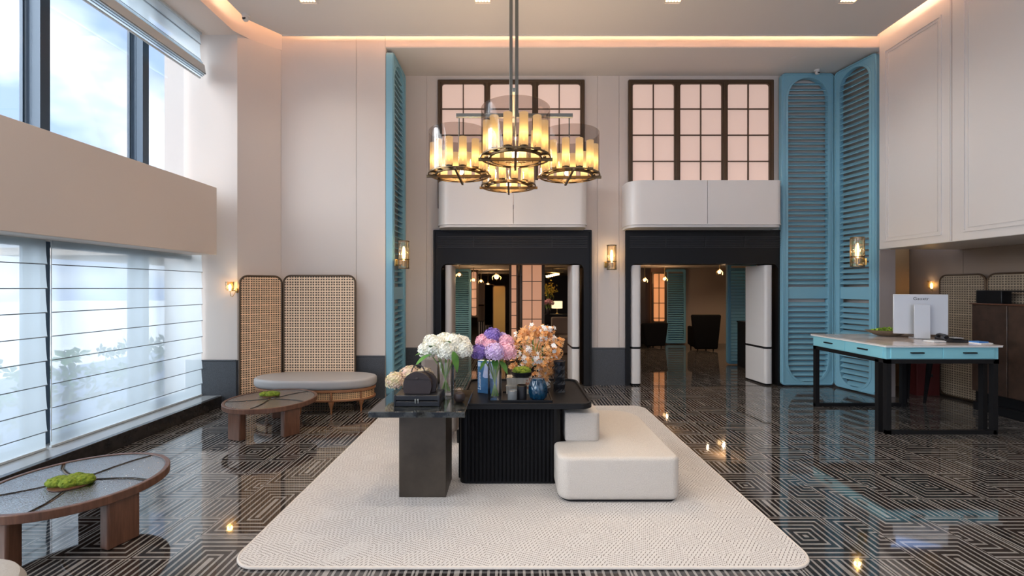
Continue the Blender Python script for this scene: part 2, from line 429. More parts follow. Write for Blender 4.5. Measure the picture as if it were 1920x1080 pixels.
struct('wall_right_pillar', B(5.40, 5.63, 6.5, 7.62, 0, 2.16), M_taupe)
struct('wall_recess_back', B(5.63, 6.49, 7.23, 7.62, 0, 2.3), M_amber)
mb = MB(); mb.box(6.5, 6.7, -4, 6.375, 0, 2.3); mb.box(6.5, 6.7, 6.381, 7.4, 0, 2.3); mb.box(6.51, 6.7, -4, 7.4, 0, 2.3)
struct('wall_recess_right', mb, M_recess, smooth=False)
# ceiling slab with cove, upper ceiling
struct('ceiling', MB().prism([(-3.55, -4), (5.15, -4), (5.15, 6.24), (-3.24, 6.24), (-3.53, 5.86)], 5.163, 5.21), M_ceil, bevel=.006)
struct('ceiling_upper', B(-4.7, 8, -4, 6.6, 5.6, 5.7), M_peach)
struct('trim_ceiling_edge', B(-3.24, 5.15, 6.225, 6.25, 5.155, 5.22), M_white)
mb = MB(); mb.box(-3.0, 5.0, 6.10, 6.13, 5.215, 5.235); mb.box(5.02, 5.05, -3.5, 6.1, 5.215, 5.235); mb.box(-3.44, -3.41, 1.0, 5.8, 5.215, 5.235)
struct('trim_cove_light', mb, M_cove)
# front (behind the camera): unseen wall, glazing added to let sky light in
mb = MB(); mb.box(-4.7, 8, -4.2, -4, 0, .15); mb.box(-4.7, 8, -4.2, -4, 4.9, 5.6)
for xx in (-4.7, -2.2, .3, 2.8, 5.3): mb.box(xx, xx+.2, -4.2, -4, .15, 4.9)
mb.box(5.5, 8, -4.2, -4, .15, 4.9)
struct('wall_front', mb, M_wall, smooth=False)
struct('window_front_added', B(-4.5, 5.3, -4.12, -4.11, .15, 4.9), M_wglass)
# granite dado
mb = MB(); mb.box(-4.45, -3.76, 6.03, 6.05, 0, .60); mb.box(-4.45, -3.765, 6.025, 6.05, .605, .62)
struct('baseboard_column', mb, M_granite)
struct('baseboard_splay', MB().prism([(-3.754, 6.03), (-3.36, 6.42), (-3.35, 6.44), (-3.76, 6.05)], 0, .615), M_granite)
mb = MB(); mb.box(-3.36, -1.845, 6.42, 6.44, 0, .598); mb.box(-3.36, -1.845, 6.415, 6.44, .604, .618)
struct('baseboard_back', mb, M_granite)
mb = MB(); mb.box(-1.84, -1.28, 7.28, 7.3, 0, .598); mb.box(-1.84, -1.28, 7.275, 7.3, .604, .618)
struct('baseboard_alcove', mb, M_granite)
mb = MB(); mb.box(1.297, 1.862, 7.27, 7.3, 0, .598); mb.box(1.297, 1.862, 7.265, 7.3, .604, .618)
struct('baseboard_pier', mb, M_granite)

# door openings with black surrounds and white leaves
def doorway(n, x0, x1, ox0, ox1, leaves):
    T = 1.996; outer = [(x0, 0), (x1, 0), (x1, 2.54), (x0, 2.54)]
    r = .10; pts = [(x0, 0), (ox0, 0), (ox0, T-r)] + [(ox0+r-r*math.cos(t), T-r+r*math.sin(t)) for t in (PI/8*i for i in range(1, 4))] + [(ox0+r, T), (ox1-r, T)] + \
        [(ox1-r+r*math.sin(t), T-r+r*math.cos(t)) for t in (PI/8*i for i in range(1, 4))] + [(ox1, T-r), (ox1, 0), (x1, 0), (x1, 2.54), (x0, 2.54)]
    d_ = struct('door_%d' % n, MB().prism(pts, 7.24, 7.7, 'y'), M_black, smooth=False)
    MB().ring(rrect(x0-.01, x1+.01, 0.0, 2.55, .01, 1), rrect(x0+.02, x1-.02, -.02, 2.52, .01, 1), 7.225, 7.25, 'y').build('surround_trim', M_black, d_)
    g = MB(); g.box(x0+.06, x1-.06, 7.232, 7.24, 2.26, 2.275); g.box(x0+.06, x1-.06, 7.232, 7.24, 2.43, 2.445)
    for i in range(5): g.box(x0+.06, x1-.06, 7.222, 7.242, 2.29+i*.027, 2.30+i*.027)
    for xx in (.25, .5, .75): g.box(x0+(x1-x0)*xx, x0+(x1-x0)*xx+.01, 7.22, 7.24, 2.27, 2.44)
    g.build('air_grille', mat('black_grille', (.02, .02, .022), .5), d_)
    for lx0, lx1, ang in leaves:
        w_ = lx1-lx0; lf = MB(); P = rrect(-w_/2, w_/2, 0, .55, .045, 5)
        lf.prism(P, .03, .60); lf.prism(P, .635, 1.975)
        o = lf.build('door_leaf', M_white, d_); o.location = ((lx0+lx1)/2, 7.26, 0); o.rotation_euler.z = ang
        c = MB().prism(rrect(-w_/2+.004, w_/2-.004, .004, .546, .04, 5), .60, .635).build('black_band', M_black, o)
        c = MB().prism(rrect(-w_/2+.01, w_/2-.01, .01, .54, .035, 5), 0, .03).build('door_shoe', M_black, o)
doorway(1, -1.275, 1.293, -1.16, 1.175, [(-1.10, -.99, .0), (.985, 1.115, .02)])
doorway(2, 1.865, 4.44, 1.93, 4.35, [(1.955, 2.12, 0), (4.15, 4.285, .10)])

# white balcony fronts over the doors
def balcony(x0, x1, label, vents=0):
    b_ = thing('balcony_front', label, 'balcony front', (0, 0, 0), group=None)
    xm = (x0+x1)/2+.02
    P = lambda e, xa, xb, ra, rb_: [(xa, 7.297)] + ([(xa+ra-ra*math.cos(t), 6.86-e+ra-ra*math.sin(t)) for t in (PI/12*i for i in range(7))] if ra else [(xa, 6.86-e)]) + \
        ([(xb-rb_+rb_*math.sin(t), 6.86-e+rb_-rb_*math.cos(t)) for t in (PI/12*i for i in range(7))] if rb_ else [(xb, 6.86-e)]) + [(xb, 7.297)]
    MB().prism(P(0, x0, xm-.004, .22, 0), 2.60, 3.27).build('panel', M_white, b_)
    MB().prism(P(0, xm+.004, x1, 0, .12), 2.60, 3.27).build('panel', M_white, b_)
    MB().prism(P(-.012, x0+.012, x1-.012, .21, .11), 2.545, 2.60).build('bottom_trim', M_white, b_)
    MB().prism(P(.008, x0-.008, x1+.008, .228, .128), 2.585, 2.60).build('lip', M_white, b_)
    return b_
balcony(X(820, 6.95), X(1100, 6.95), 'white curved balcony front above the doorway behind the flowers, partly behind the chandelier')
balcony(X(1176, 6.95), X(1463, 6.95), 'white curved balcony front above the doorway nearest the turquoise shutters')

# backlit lattice windows
def lattice(name, x0, x1, z0, z1, y, cols=3, sub=2, rows=4, pane=M_pane, fw=.045, rowh=None, parent_frame=M_bronze, dep=.05):
    fr = MB(); fr.ring(rrect(x0, x1, z0, z1, .01, 1), rrect(x0+fw, x1-fw, z0+fw, z1-fw, .01, 1), y-dep, y, 'y')
    cw = (x1-x0-2*fw+fw)/cols
    for i in range(1, cols): c = x0+fw-fw/2+cw*i; fr.box(c-fw*.6, c+fw*.6, y-dep, y, z0+fw, z1-fw)
    o = struct(name, fr, parent_frame, bevel=.004)
    rh = rowh or (z1-z0-2*fw)/rows
    for i in range(cols):
        a = x0+fw-fw/2+cw*i+fw/2+.004; b2 = a+cw-fw-.008
        sash = MB().ring(rrect(a, b2, z0+fw, z1-fw, .004, 4), rrect(a+.022, b2-.022, z0+fw+.02, z1-fw-.022, .04, 4), y-dep+.008, y-.004, 'y')
        sash.build('sash', parent_frame, o)
        g = MB(); zz = z1-fw-rh
        while zz > z0+fw+.05: g.box(a, b2, y-dep+.016, y-.006, zz-.008, zz+.008); zz -= rh
        for j in range(1, sub): c = a+(b2-a)*j/sub; g.box(c-.008, c+.008, y-dep+.014, y-.006, z0+fw, z1-fw)
        g.build('glazing_bar', parent_frame, o)
        B(a, b2, y-.010, y-.002, z0+fw, z1-fw).build('pane', pane, o)
    return o
lattice('window_4', X(821, 7.27), X(1096, 7.27), 2.9, Zt(150, 7.27), 7.299, rowh=.43)
lattice('window_5', X(1178, 7.27), X(1450, 7.27), 2.9, Zt(150, 7.27), 7.299, rowh=.43)

# ------------------------------------------------------------------ louvred shutters
def shutter(label, w_, h_, m, loc, rotz, t=.08, pitch=.0875, midz=(1.425, 1.617), marg=.075, group='turquoise louvred shutters', zb=.02, arch=True, tilt=38, half=.043):
    """local: x 0..w, y 0..t (front at y=0), z"""
    th = thing('louvred_shutter', label, 'shutter', loc, rotz, group)
    xi0, xi1 = marg*1.35, w_-marg*1.35; r = (xi1-xi0)/2; zi0, zi1 = zb+.05, h_-.075
    rz = r*1.0 if arch else .03; rx = r if arch else .03
    K = 8
    MB().ring(rrect(0, w_, zb, h_, .06, K), rrect(xi0, xi1, zi0, zi1, rz, K, rx), 0, t, 'y').build('frame', m, th, bevel=.006)
    MB().ring(rrect(.014, w_-.014, zb+.014, h_-.014, .05, K), rrect(.030, w_-.030, zb+.030, h_-.030, .04, K), -.010, .004, 'y').build('beading', m, th)
    MB().ring(rrect(xi0-.035, xi1+.035, zi0-.03, zi1+.03, rz+.03, K, rx+.03), rrect(xi0, xi1, zi0, zi1, rz, K, rx), -.008, .004, 'y').build('opening_trim', m, th)
    if midz: B(xi0-.01, xi1+.01, .012, t-.012, midz[0], midz[1]).build('mid_rail', m, th, bevel=.005)
    n = int((zi1-zi0)/pitch); cuts = {0: MB(), 1: MB()}
    for i in range(n+1):
        z = zi0 + pitch*(i+.5)
        if z > zi1-.02: break
        if midz and midz[0]-.03 < z < midz[1]+.03: continue
        dx = 0
        if arch:
            if z > zi1-r: dx = r-math.sqrt(max(0, r*r-(z-zi1+r)**2))
            if z < zi0+r: dx = r-math.sqrt(max(0, r*r-(zi0+r-z)**2))
        a, b2 = xi0+dx-.006, xi1-dx+.006
        if b2-a < .06: continue
        Mx = Matrix.Translation((0, t/2, z)) @ Matrix.Rotation(math.radians(tilt), 4, 'X')
        # slats lean so that their lower edge is towards the room
        cuts[0 if (midz and z < midz[0]) else 1].box(a, b2, -min(half, t*.62), min(half, t*.62), -.006, .006, M=Mx)
    for k_, mb in cuts.items():
        if len(mb.bm.verts): mb.build('louvres', m, th, smooth=False)
        else: mb.bm.free()
    return th
# left shutter lines the alcove side, seen almost edge-on
shutter('tall turquoise louvred shutter seen almost edge-on, left of both doorways', .76, 5.05, M_blue, (-1.735, 6.44, 0), PI/2, t=.10, tilt=24, half=.036, marg=.06)
shutter('tall turquoise louvred shutter facing the room, right beside the right doorway', X(1563, 7.25)-X(1465, 7.25), 5.09, M_blue, (X(1465, 7.2), 7.19, 0), 0, t=.08)
xa, ya = X(1564, 7.16), 7.16; xb, yb = X(1643, 6.5), 6.5
shutter('tall turquoise louvred shutter at the far right, angled, behind the brass wall lamp', math.hypot(xb-xa, yb-ya), 5.07, M_blue, (xa, ya, 0), math.atan2(yb-ya, xb-xa), t=.07)

# ------------------------------------------------------------------ roman blinds
def blind(label, y0, y1, x, ztop, zbot, folds, stack=0):
    th = thing('roman_blind', label, 'roman blind', (x, y0, 0), 0, 'sheer roman blinds')
    prof = [(0, ztop)]
    zs = sorted(folds, reverse=True)
    prev = ztop
    for z in zs:
        prof += [(.004, (prev+z)/2), (.012, z+.02), (.016, z+.003), (-.002, z-.004)]; prev = z
    prof += [(.0, zbot+.02), (0, zbot)]
    mb = MB(); L = y1-y0
    a = mb.loop([(p[0], 0, p[1]) for p in prof]); b2 = mb.loop([(p[0], L, p[1]) for p in prof]); mb.bridge(a, b2, False)
    mb.build('fabric', M_sheer, th)
    for z in zs: MB().tube([(.016, 0.002, z), (.016, L-.002, z)], .0045, 6).build('batten', M_rod, th)
    B(-.008, .012, 0, L, zbot-.012, zbot+.006).build('bottom_rail', M_rail, th)
    B(-.02, .03, 0, L, ztop, ztop+.03).build('head_rail', M_rail, th)
    for i in range(stack):
        mb = MB(); dx = .02+.022*i; zt_ = zbot+.24-.035*i
        pr = [(dx, zt_), (dx+.014, zt_-.10), (dx+.018, zbot+.02+i*.016), (dx+.006, zbot+.008+i*.016)]
        a = mb.loop([(p[0], .0, p[1]) for p in pr]); b2 = mb.loop([(p[0], L, p[1]) for p in pr]); mb.bridge(a, b2, False)
        mb.build('gathered_fold', M_rail if i == 2 else M_sheer, th)
        MB().tube([(dx+.016, 0.002, zbot+.018+i*.016), (dx+.016, L-.002, zbot+.018+i*.016)], .005, 6).build('batten', M_rod, th)
    return th
fz = [1.815-.219*k_ for k_ in range(7)]
blind('lowered sheer white roman blind nearer the corner, right of the dark gap', 4.055, 6.03, -4.23, 2.06, .15, fz+[.30])
blind('lowered sheer white roman blind left of the dark gap, cut off by the left edge', 2.05, 4.015, -4.23, 2.06, .15, fz+[.30])
blind('raised sheer roman blind gathered across the top of the upper window', 1.4, 6.0, -4.23, 5.03, 4.45, [4.90, 4.69], stack=3)
MB().tube([(-4.2, 4.035, 2.05), (-4.2, 4.035, .2)], .004, 6).build('blind_cord', M_rail)
o = bpy.data.objects['blind_cord']; tag(o, 'thin pale cord hanging in the gap between the two lowered blinds', 'cord')

# ------------------------------------------------------------------ rug and central tables
mb = MB(); mb.prism(rrect(-1.625, 1.755, 2.515, 5.95, .16, 10), .001, .018)
rg = mb.build('rug', M_rug, bevel=.006); tag(rg, 'large cream woven rug with rounded corners under the central tables', 'rug')
MB().tube([(p[0], p[1], .010) for p in rrect(-1.625, 1.755, 2.515, 5.95, .16, 10)], .0095, 8, closed=True).build('edge_binding', mat('cream_binding', (.62, .56, .50), .95, nb=.5, bs=140), rg)

t = thing('pedestal_table', 'square dark marble table on a bronze box pedestal, holding the brown bag', 'table', (-.669, 3.435, .018))
B(-.185, .17, -.09, .24, 0, .67).build('pedestal', M_patina, t, bevel=.003)
B(-.339, .34, -.335, .335, .672, .715).build('marble_top', M_marble, t, bevel=.004)
B(-.17, .155, -.075, .225, -.001, .012).build('plinth', M_blackm, t)

t = thing('fluted_table', 'black fluted drum table with a lipped top, in the centre of the rug', 'table', (0, 0, .018))
bx0, bx1, by0, by1 = -.425, .40, 3.58, 4.30
P = rrect(bx0, bx1, by0, by1, .06, 5); MB().prism(P, .0, .625).build('body', M_black, t)
n = 22
for nm, rng in (('fluting', None),):
    mb = MB()
    for i in range(n):
        c = bx0+.06+(bx1-bx0-.12)*(i+.5)/n; mb.lathe([(.0155, .02), (.0155, .615)], (c, by0, 0), 10)
    for i in range(18):
        c = by0+.06+(by1-by0-.12)*(i+.5)/18; mb.lathe([(.0155, .02), (.0155, .615)], (bx0, c, 0), 10)
    mb.build('fluting', M_flute, t)
MB().prism(rrect(-.425, .645, 3.50, 4.47, .10, 8), .622, .652).build('top', M_black, t, bevel=.004)
MB().ring(rrect(-.425, .645, 3.50, 4.47, .10, 8), rrect(-.405, .625, 3.52, 4.45, .085, 8), .650, .668, 'z').build('rim', M_black, t, bevel=.003)
TB = .67    # surface of the fluted table (world z)
TP = .733   # surface of the marble table

# boucle sofa block
t = thing('ottoman_sofa', 'cream boucle sectional seat with a small square backrest, on the rug', 'sofa', (0, 0, .018))
def arc(cx, cy, r, a0, a1, n=8): return [(cx+r*math.cos(a0+(a1-a0)*i/n), cy+r*math.sin(a0+(a1-a0)*i/n)) for i in range(n+1)]
P = arc(.43, 3.34, .09, PI, 1.5*PI) + arc(1.175, 3.32, .07, 1.5*PI, 2*PI) + arc(.985, 4.28, .26, 0, PI/2, 10) + arc(.55, 4.44, .10, PI/2, PI) + [(.45, 3.66)] + [(.45, 3.63), (.38, 3.62)] + arc(.37, 3.585, .03, PI/2, PI, 3)
def soft_prism(P, z0, z1, r, tap=0):
    """prism with rounded bottom and top edges by inset loops"""
    c = Vector((sum(p[0] for p in P)/len(P), sum(p[1] for p in P)/len(P)))
    N = len(P); nrm = []
    for i in range(N):
        a = Vector(P[i-1]); b2 = Vector(P[(i+1) % N]); d_ = (b2-a); nrm.append(Vector((d_.y, -d_.x)).normalized())
    mb = MB(); L = []
    for k in range(6):
        a = PI/2*k/5; L.append((r*1.5*(1-math.sin(a)), z0+r*1.5*(1-math.cos(a))))
    for k in range(6):
        a = PI/2*k/5; L.append((r*(1-math.cos(a)), z1-r+r*math.sin(a)))
    rings = [mb.loop([(P[i][0]-nrm[i].x*ins, P[i][1]-nrm[i].y*ins, z) for i in range(N)]) for ins, z in L]
    for a, b2 in zip(rings, rings[1:]): mb.bridge(a, b2)
    mb.bm.faces.new(rings[0][::-1]); mb.bm.faces.new(rings[-1]); return mb
soft_prism(P, .012, .335, .030).build('seat', M_boucle, t)
P2 = arc(.455, 3.63, .022, PI, 1.5*PI, 4) + arc(.665, 3.655, .055, 1.5*PI, 2*PI, 5) + arc(.60, 4.25, .10, 0, PI/2, 5) + arc(.455, 4.33, .022, PI/2, PI, 4)
P2 = [(x_, y_) for x_, y_ in P2]
soft_prism(P2, .325, .565, .016).build('backrest', M_boucle, t)
MB().prism([(p[0]*.94+.05, p[1]*.95+.19) for p in P], 0, .014).build('base', M_blackm, t)

# ------------------------------------------------------------------ flowers
def hyd_head(mb, c, r, n=150, size=.016, sq=.9):
    c = Vector(c)
    for i in range(n):
        z = 1-2*(i+.5)/n; a = i*2.39996; rr = math.sqrt(1-z*z)
        if z < -.75: continue
        d_ = Vector((rr*math.cos(a), rr*math.sin(a), z*sq)); p = c+d_*r*random.uniform(.90, 1.06)
        mb.petal(p, d_+Vector((random.uniform(-.45, .45), random.uniform(-.45, .45), random.uniform(-.2, .4))), size*random.uniform(.8, 1.15), 4, 1.0)
def glass_vase(th, r, h_, mg=None, water=True, tilt=.0, zb=0):
    pr = [(r*.9, 0), (r*.96, .004), (r, .03), (r, h_), (r*.95, h_), (r*.94, .035), (r*.9, .03)]
    MB().lathe(pr, (0, 0, zb), 32, capt=True).build('glass_vase', mg or M_glass, th)
    MB().lathe([(r*.92, .0), (r*.92, .022)], (0, 0, zb+.001), 24).build('vase_base', M_glass, th)
def hydrangeas(label, loc, r, h_, heads, stems=None, leaves=(), n=150, size=.016):
    th = thing('hydrangea_vase', label, 'flowers', loc)
    if h_ > .1: glass_vase(th, r, h_)
    else: MB().lathe([(r*.7, 0), (r, .02), (r, h_), (r*.85, h_)], n=20).build('bowl', M_black, th)
    for (x_, y_, z_, rr, mm) in heads:
        mb = MB(); hyd_head(mb, (x_, y_, z_), rr, n, size); o = mb.build('bloom', mm, th, smooth=False)
        MB().ball((x_, y_, z_), rr*.80, n=14, m=10).build('bloom_core', mm, o)
        MB().tube([(x_*.8, y_*.8, z_-rr*.5), (x_*.22, y_*.22, h_*.75), (-x_*.25, -y_*.25, .03)], .0045, 7).build('stem', M_stem, th)
    for (p, d_, L, w_) in leaves: MB().leaf(p, d_, L, w_).build('leaf', M_leaf, th)
    return th
hydrangeas('tall glass vase of white hydrangeas on the dark marble table', (-.54, 3.60, TP), .068, .27,
    [(-.145, 0, .36, .072, M_petw), (-.07, -.04, .40, .078, M_petw), (.02, -.07, .365, .08, M_petw), (.07, 0, .42, .078, M_petw), (.14, -.02, .37, .078, M_petw), (-.02, .08, .42, .08, M_petw), (-.13, .07, .42, .06, M_petw), (.12, .08, .40, .07, M_petw)],
    leaves=[((-.10, -.08, .34), (-.6, -.5, -.2), .15, .035), ((-.16, -.05, .33), (-1, -.3, .3), .08, .03), ((.08, -.13, .37), (.3, -.3, -1), .13, .035), ((-.10, -.13, .40), (.4, -.5, .4), .07, .03), ((.05, -.1, .43), (-.3, -.4, .4), .06, .025)], n=170, size=.017)
hydrangeas('glass vase of pink, lilac and violet hydrangeas on the black table', (-.145, 3.70, TB), .058, .30,
    [(-.125, -.01, .395, .070, M_petv), (-.095, .05, .475, .066, M_petp), (-.02, .06, .52, .074, M_petv), (-.035, 0, .455, .055, M_petp), (.005, -.08, .405, .078, M_petl), (.10, -.02, .40, .082, M_petp), (.09, .04, .47, .066, M_petp), (.055, .09, .50, .05, M_petl)],
    leaves=[((-.06, -.06, .34), (-.5, -.3, -.5), .09, .03), ((.05, -.07, .33), (.5, -.4, -.6), .10, .035), ((.0, -.03, .34), (.1, -.6, -.4), .09, .03)], n=170, size=.015)
hydrangeas('low bunch of cream and pink hydrangeas behind the round brown bag', (-.80, 3.62, TP), .05, .08,
    [(-.14, -.05, .12, .075, M_petc), (-.04, .02, .15, .085, M_petc), (.08, .0, .14, .08, M_petc), (.02, -.10, .10, .07, M_petc)], n=170, size=.015)

# orchids
th = thing('orchid_arrangement', 'tall spray of orange and white orchids at the back of the black table', 'flowers', (.20, 4.16, TB))
MB().lathe([(.045, 0), (.055, .02), (.06, .12), (.045, .18), (.05, .20)], n=24).build('vase', M_black, th)
def orchid(mb, c, nrm, sz):
    mb.petal(c, nrm, sz, 5, .4)
cl = []
for i in range(125):
    a = random.uniform(0, 2*PI); zz = random.uniform(.03, .56); w_ = .19*math.sin(PI*min(1, (zz-.02)/.62))+.05
    rr = w_*math.sqrt(random.uniform(.35, 1)); cl.append((rr*math.cos(a)+(.02 if zz > .3 else -.0), rr*math.sin(a)*.75, zz))
cl += [(.24, .03, .38), (.27, .05, .42), (.22, 0, .30), (-.19, .02, .40), (-.17, -.02, .42), (.20, 0, .22), (.10, -.08, .12), (.12, -.05, .05)]
for i, c in enumerate(cl):
    white = (i % 4 == 0)
    mb = MB()
    for j in range(9):
        d_ = Vector((random.gauss(0, 1), random.gauss(0, 1)-.4, random.gauss(0, 1))).normalized()
        orchid(mb, Vector(c)+d_*.046*random.uniform(.35, 1.1), d_+Vector((0, -.5, .2)), random.uniform(.018, .027))
    mb.build('blossom_cluster', M_petx if white else M_peto, th, smooth=False)
    if i % 3 == 0: MB().tube([(0, 0, .18), (c[0]*.4, c[1]*.4, .18+(c[2]-.1)*.5), c], .0022, 5).build('stem', M_stem, th)
for i in range(14):
    c = random.choice(cl); MB().leaf(c, (random.uniform(-1, 1), random.uniform(-1, -.1), random.uniform(-.3, .6)), random.uniform(.05, .08), .018).build('leaf', M_leaf, th)

# ------------------------------------------------------------------ things on the marble table
th = thing('leather_case', 'flat black leather case with metal clasps under the round brown bag', 'case', (-.695, 3.33, TP))
B(-.165, .165, -.10, .10, 0, .040).build('bottom_half', M_ink, th, bevel=.006)
B(-.165, .165, -.10, .10, .043, .083).build('lid', M_ink, th, bevel=.006)
for xx in (-.015, .005): B(xx, xx+.011, -.106, -.098, .025, .058).build('clasp', M_nickel, th, bevel=.002)
for sx_ in (-1, 1):
    for sy_ in (-1, 1): B(sx_*.160-.008, sx_*.160+.008, sy_*.095-.008, sy_*.095+.008, .0, .086).build('corner_guard', M_ink, th, bevel=.004)
th = thing('handbag', 'round dark brown leather handbag with a ring handle on the black case', 'bag', (-.70, 3.32, TP+.084))
P = [(-.10, 0.012)] + arc(-.085, .012, .012, PI, 1.5*PI, 3) + arc(.085, .012, .012, 1.5*PI, 2*PI, 3) + [(.105, .05)] + [(.105*math.cos(a), .065+.095*math.sin(a)) for a in (PI/12*i for i in range(1, 12))] + [(-.105, .05)]
MB().prism(P, -.05, .005, 'y').build('body', M_leather, th, bevel=.010, seg=3)
MB().prism([(p[0]*.92+.035, p[1]*.96) for p in P], .005, .06, 'y').build('rear_compartment', M_leather, th, bevel=.010, seg=3)
MB().prism([(-.104, .112)] + [(.107*math.cos(a), .065+.099*math.sin(a)) for a in (PI/12*i for i in range(2, 11))][::-1] + [(.104, .112)], -.058, -.045, 'y').build('flap', M_leather, th, bevel=.003)
MB().tube([(.048*math.cos(a), -.02, .155+.055*math.sin(a)) for a in (PI/12*i for i in range(13))], .004, 8).build('handle', M_leather, th)
MB().lathe([(.011, 0), (.011, .004), (.004, .006)], n=16).build('snap', M_leather, th).matrix_local = Matrix.Translation((0, -.058, .115)) @ Matrix.Rotation(PI/2, 4, 'X')
th = thing('trinket_jar', 'small round brown lidded jar beside the white hydrangea vase', 'jar', (-.40, 3.36, TP))
MB().lathe([(.02, 0), (.036, .012), (.045, .04), (.036, .068), (.02, .078)], n=24).build('body', M_leather, th)
MB().ring(arc(0, 0, .022, 0, 2*PI, 16)[:-1], arc(0, 0, .016, 0, 2*PI, 16)[:-1], -.003, .003, 'y').build('lid_ring', M_darkbr, th).location = (0, 0, .095)
MB().lathe([(.022, .078), (.015, .084)], n=16).build('lid', M_leather, th)

# ------------------------------------------------------------------ things on the black table
th = thing('book', 'blue softcover book standing upright beside the pink hydrangea vase', 'book', (-.305, 3.93, TB), math.radians(-22))
M_bkb = mat('blue_cover', (.035, .12, .27), .4, c2=(.08, .22, .42), ns=9)
B(0, .185, 0, .055, 0, .285).build('cover', M_bkb, th, bevel=.002)
B(.003, .187, .004, .051, .003, .287).build('pages', mat('paper', (.75, .73, .68), .8), th)
mb = MB(); mb.prism([(.05, .15), (.07, .135), (.12, .14), (.16, .13), (.17, .18), (.15, .27), (.10, .275), (.07, .26), (.06, .2)], -.0015, 0, 'y')
mb.build('cover_picture', mat('pale_blue_print', (.42, .52, .80), .5, c2=(.66, .68, .86), ns=14), th, smooth=False)
B(.004, .030, -.0015, 0, .235, .275).build('cover_panel', mat('pale_print', (.55, .68, .88), .5), th)
def text(s_, size, m, parent, loc, rot, align='CENTER', name='lettering', ext=.0006, shear=0):
    c = bpy.data.curves.new(name, 'FONT'); c.body = s_; c.size = size; c.extrude = ext; c.align_x = align; c.align_y = 'CENTER'; c.shear = shear
    tmp = bpy.data.objects.new('tmp', c); COL.objects.link(tmp); bpy.context.view_layer.update()
    me = bpy.data.meshes.new_from_object(tmp.evaluated_get(bpy.context.evaluated_depsgraph_get())); bpy.data.objects.remove(tmp)
    o = bpy.data.objects.new(name, me); COL.objects.link(o); me.materials.clear(); me.materials.append(m); o.parent = parent; o.location = loc; o.rotation_euler = rot
    return o
M_wtxt = mat('white_print', (.85, .86, .9), .6)
text('Lausanne', .042, M_wtxt, th, (.018, -.002, .105), (PI/2, -PI/2, 0), shear=.3)
th = thing('tray', 'shallow black tray under the candle and the blue jar', 'tray', (.12, 3.74, TB))
B(-.21, .21, -.16, .16, 0, .008).build('tray_base', M_ink, th)
MB().ring(rrect(-.21, .21, -.16, .16, .012, 3), rrect(-.20, .20, -.15, .15, .010, 3), .006, .022, 'z').build('rim', M_ink, th)
th = thing('candle', 'grey glass candle, shortest piece at the front of the tray', 'candle', (.003, 3.63, TB+.009))
MB().lathe([(.036, 0), (.039, .004), (.039, .082), (.036, .082), (.035, .07)], n=28).build('holder', mat('grey_glass', (.23, .24, .24), .15), th)
MB().lathe([(.034, .06), (.034, .071)], n=24).build('wax', mat('wax', (.6, .56, .5), .5), th)
MB().tube([(0, 0, .07), (.002, 0, .08)], .0012, 5).build('wick', M_ink, th)
th = thing('tumbler', 'black cup between the grey candle and the blue jar', 'cup', (.082, 3.67, TB+.009))
MB().lathe([(.036, 0), (.040, .004), (.041, .115), (.037, .115), (.035, .02)], n=28).build('cup', M_ink, th)
MB().ring(arc(0, 0, .0415, 0, 2*PI, 24)[:-1], arc(0, 0, .036, 0, 2*PI, 24)[:-1], .113, .118, 'z').build('rim', M_darkbr, th)
th = thing('ribbed_jar', 'deep blue ribbed glass jar at the right end of the tray', 'jar', (.215, 3.66, TB+.009))
M_bgl = mat('deep_blue_glass', (.002, .018, .045), .12, c2=(.004, .05, .10), ns=18, coat=.5)
mb = MB(); pr = [(.045, 0), (.066, .018), (.076, .06), (.074, .11), (.058, .15), (.05, .165)]; rings = []
for r_, z_ in pr:
    rings.append(mb.loop([((r_+.004*math.cos(9*a+z_*25))*math.cos(a), (r_+.004*math.cos(9*a+z_*25))*math.sin(a), z_) for a in (2*PI*k/72 for k in range(72))]))
for a, b2 in zip(rings, rings[1:]): mb.bridge(a, b2)
mb.bm.faces.new(rings[0][::-1]); mb.build('body', M_bgl, th)
MB().lathe([(.05, .163), (.052, .17), (.046, .176), (.01, .178)], n=28).build('lid', M_bgl, th)
th = thing('bamboo_box', 'pale slatted box with a blossom twig, under the moss bowl', 'box', (.065, 3.93, TB))
M_slat = mat('pale_bamboo', (.42, .36, .28), .6, c2=(.62, .56, .46), ns=30, stretch=(1, 1, .1))
for i in range(12): B(-.115+i*.0195, -.115+i*.0195+.017, -.08, -.068, 0, .072).build('slat', M_slat, th)
for i in range(6): B(-.105+i*.035, -.105+i*.035+.032, -.074, -.062, .082, .145).build('slat', M_slat, th)
B(-.112, .112, -.066, .08, .0, .145).build('box', M_slat, th, bevel=.004)
B(-.118, .118, -.085, -.06, .070, .083).build('band', M_slat, th)
MB().tube([(.115, -.09, .02), (.09, -.09, .07), (.10, -.092, .12), (.14, -.09, .15)], .002, 6).build('twig', M_wood, th)
mb = MB()
for k in range(26): mb.petal((.085+random.uniform(-.03, .04), -.095, random.uniform(.03, .15)), (random.uniform(-.5, .5), -1, 0), .009, 5)
mb.build('blossom', mat('rust_blossom', (.34, .12, .06), .7), th, smooth=False)
def moss_blob(name, mb, th, n=40, rx=.08, ry=.06, h_=.03, z=0, m=None, parent=None):
    mb.ball((0, 0, z), 1, (rx, ry, h_), 20, 10, jit=.05)
    for i in range(n):
        a = random.uniform(0, 2*PI); r_ = math.sqrt(random.random())*.9
        mb.ball((rx*r_*math.cos(a), ry*r_*math.sin(a), z+h_*math.sqrt(1-r_*r_)*.8), random.uniform(.12, .22)*min(rx, ry), (1, 1, .8), 7, 5, jit=.12)
    return mb.build(name, m or M_moss, th)
th = thing('moss_bowl', 'black bowl heaped with green moss on top of the pale slatted box', 'planter', (.085, 3.90, TB+.147))
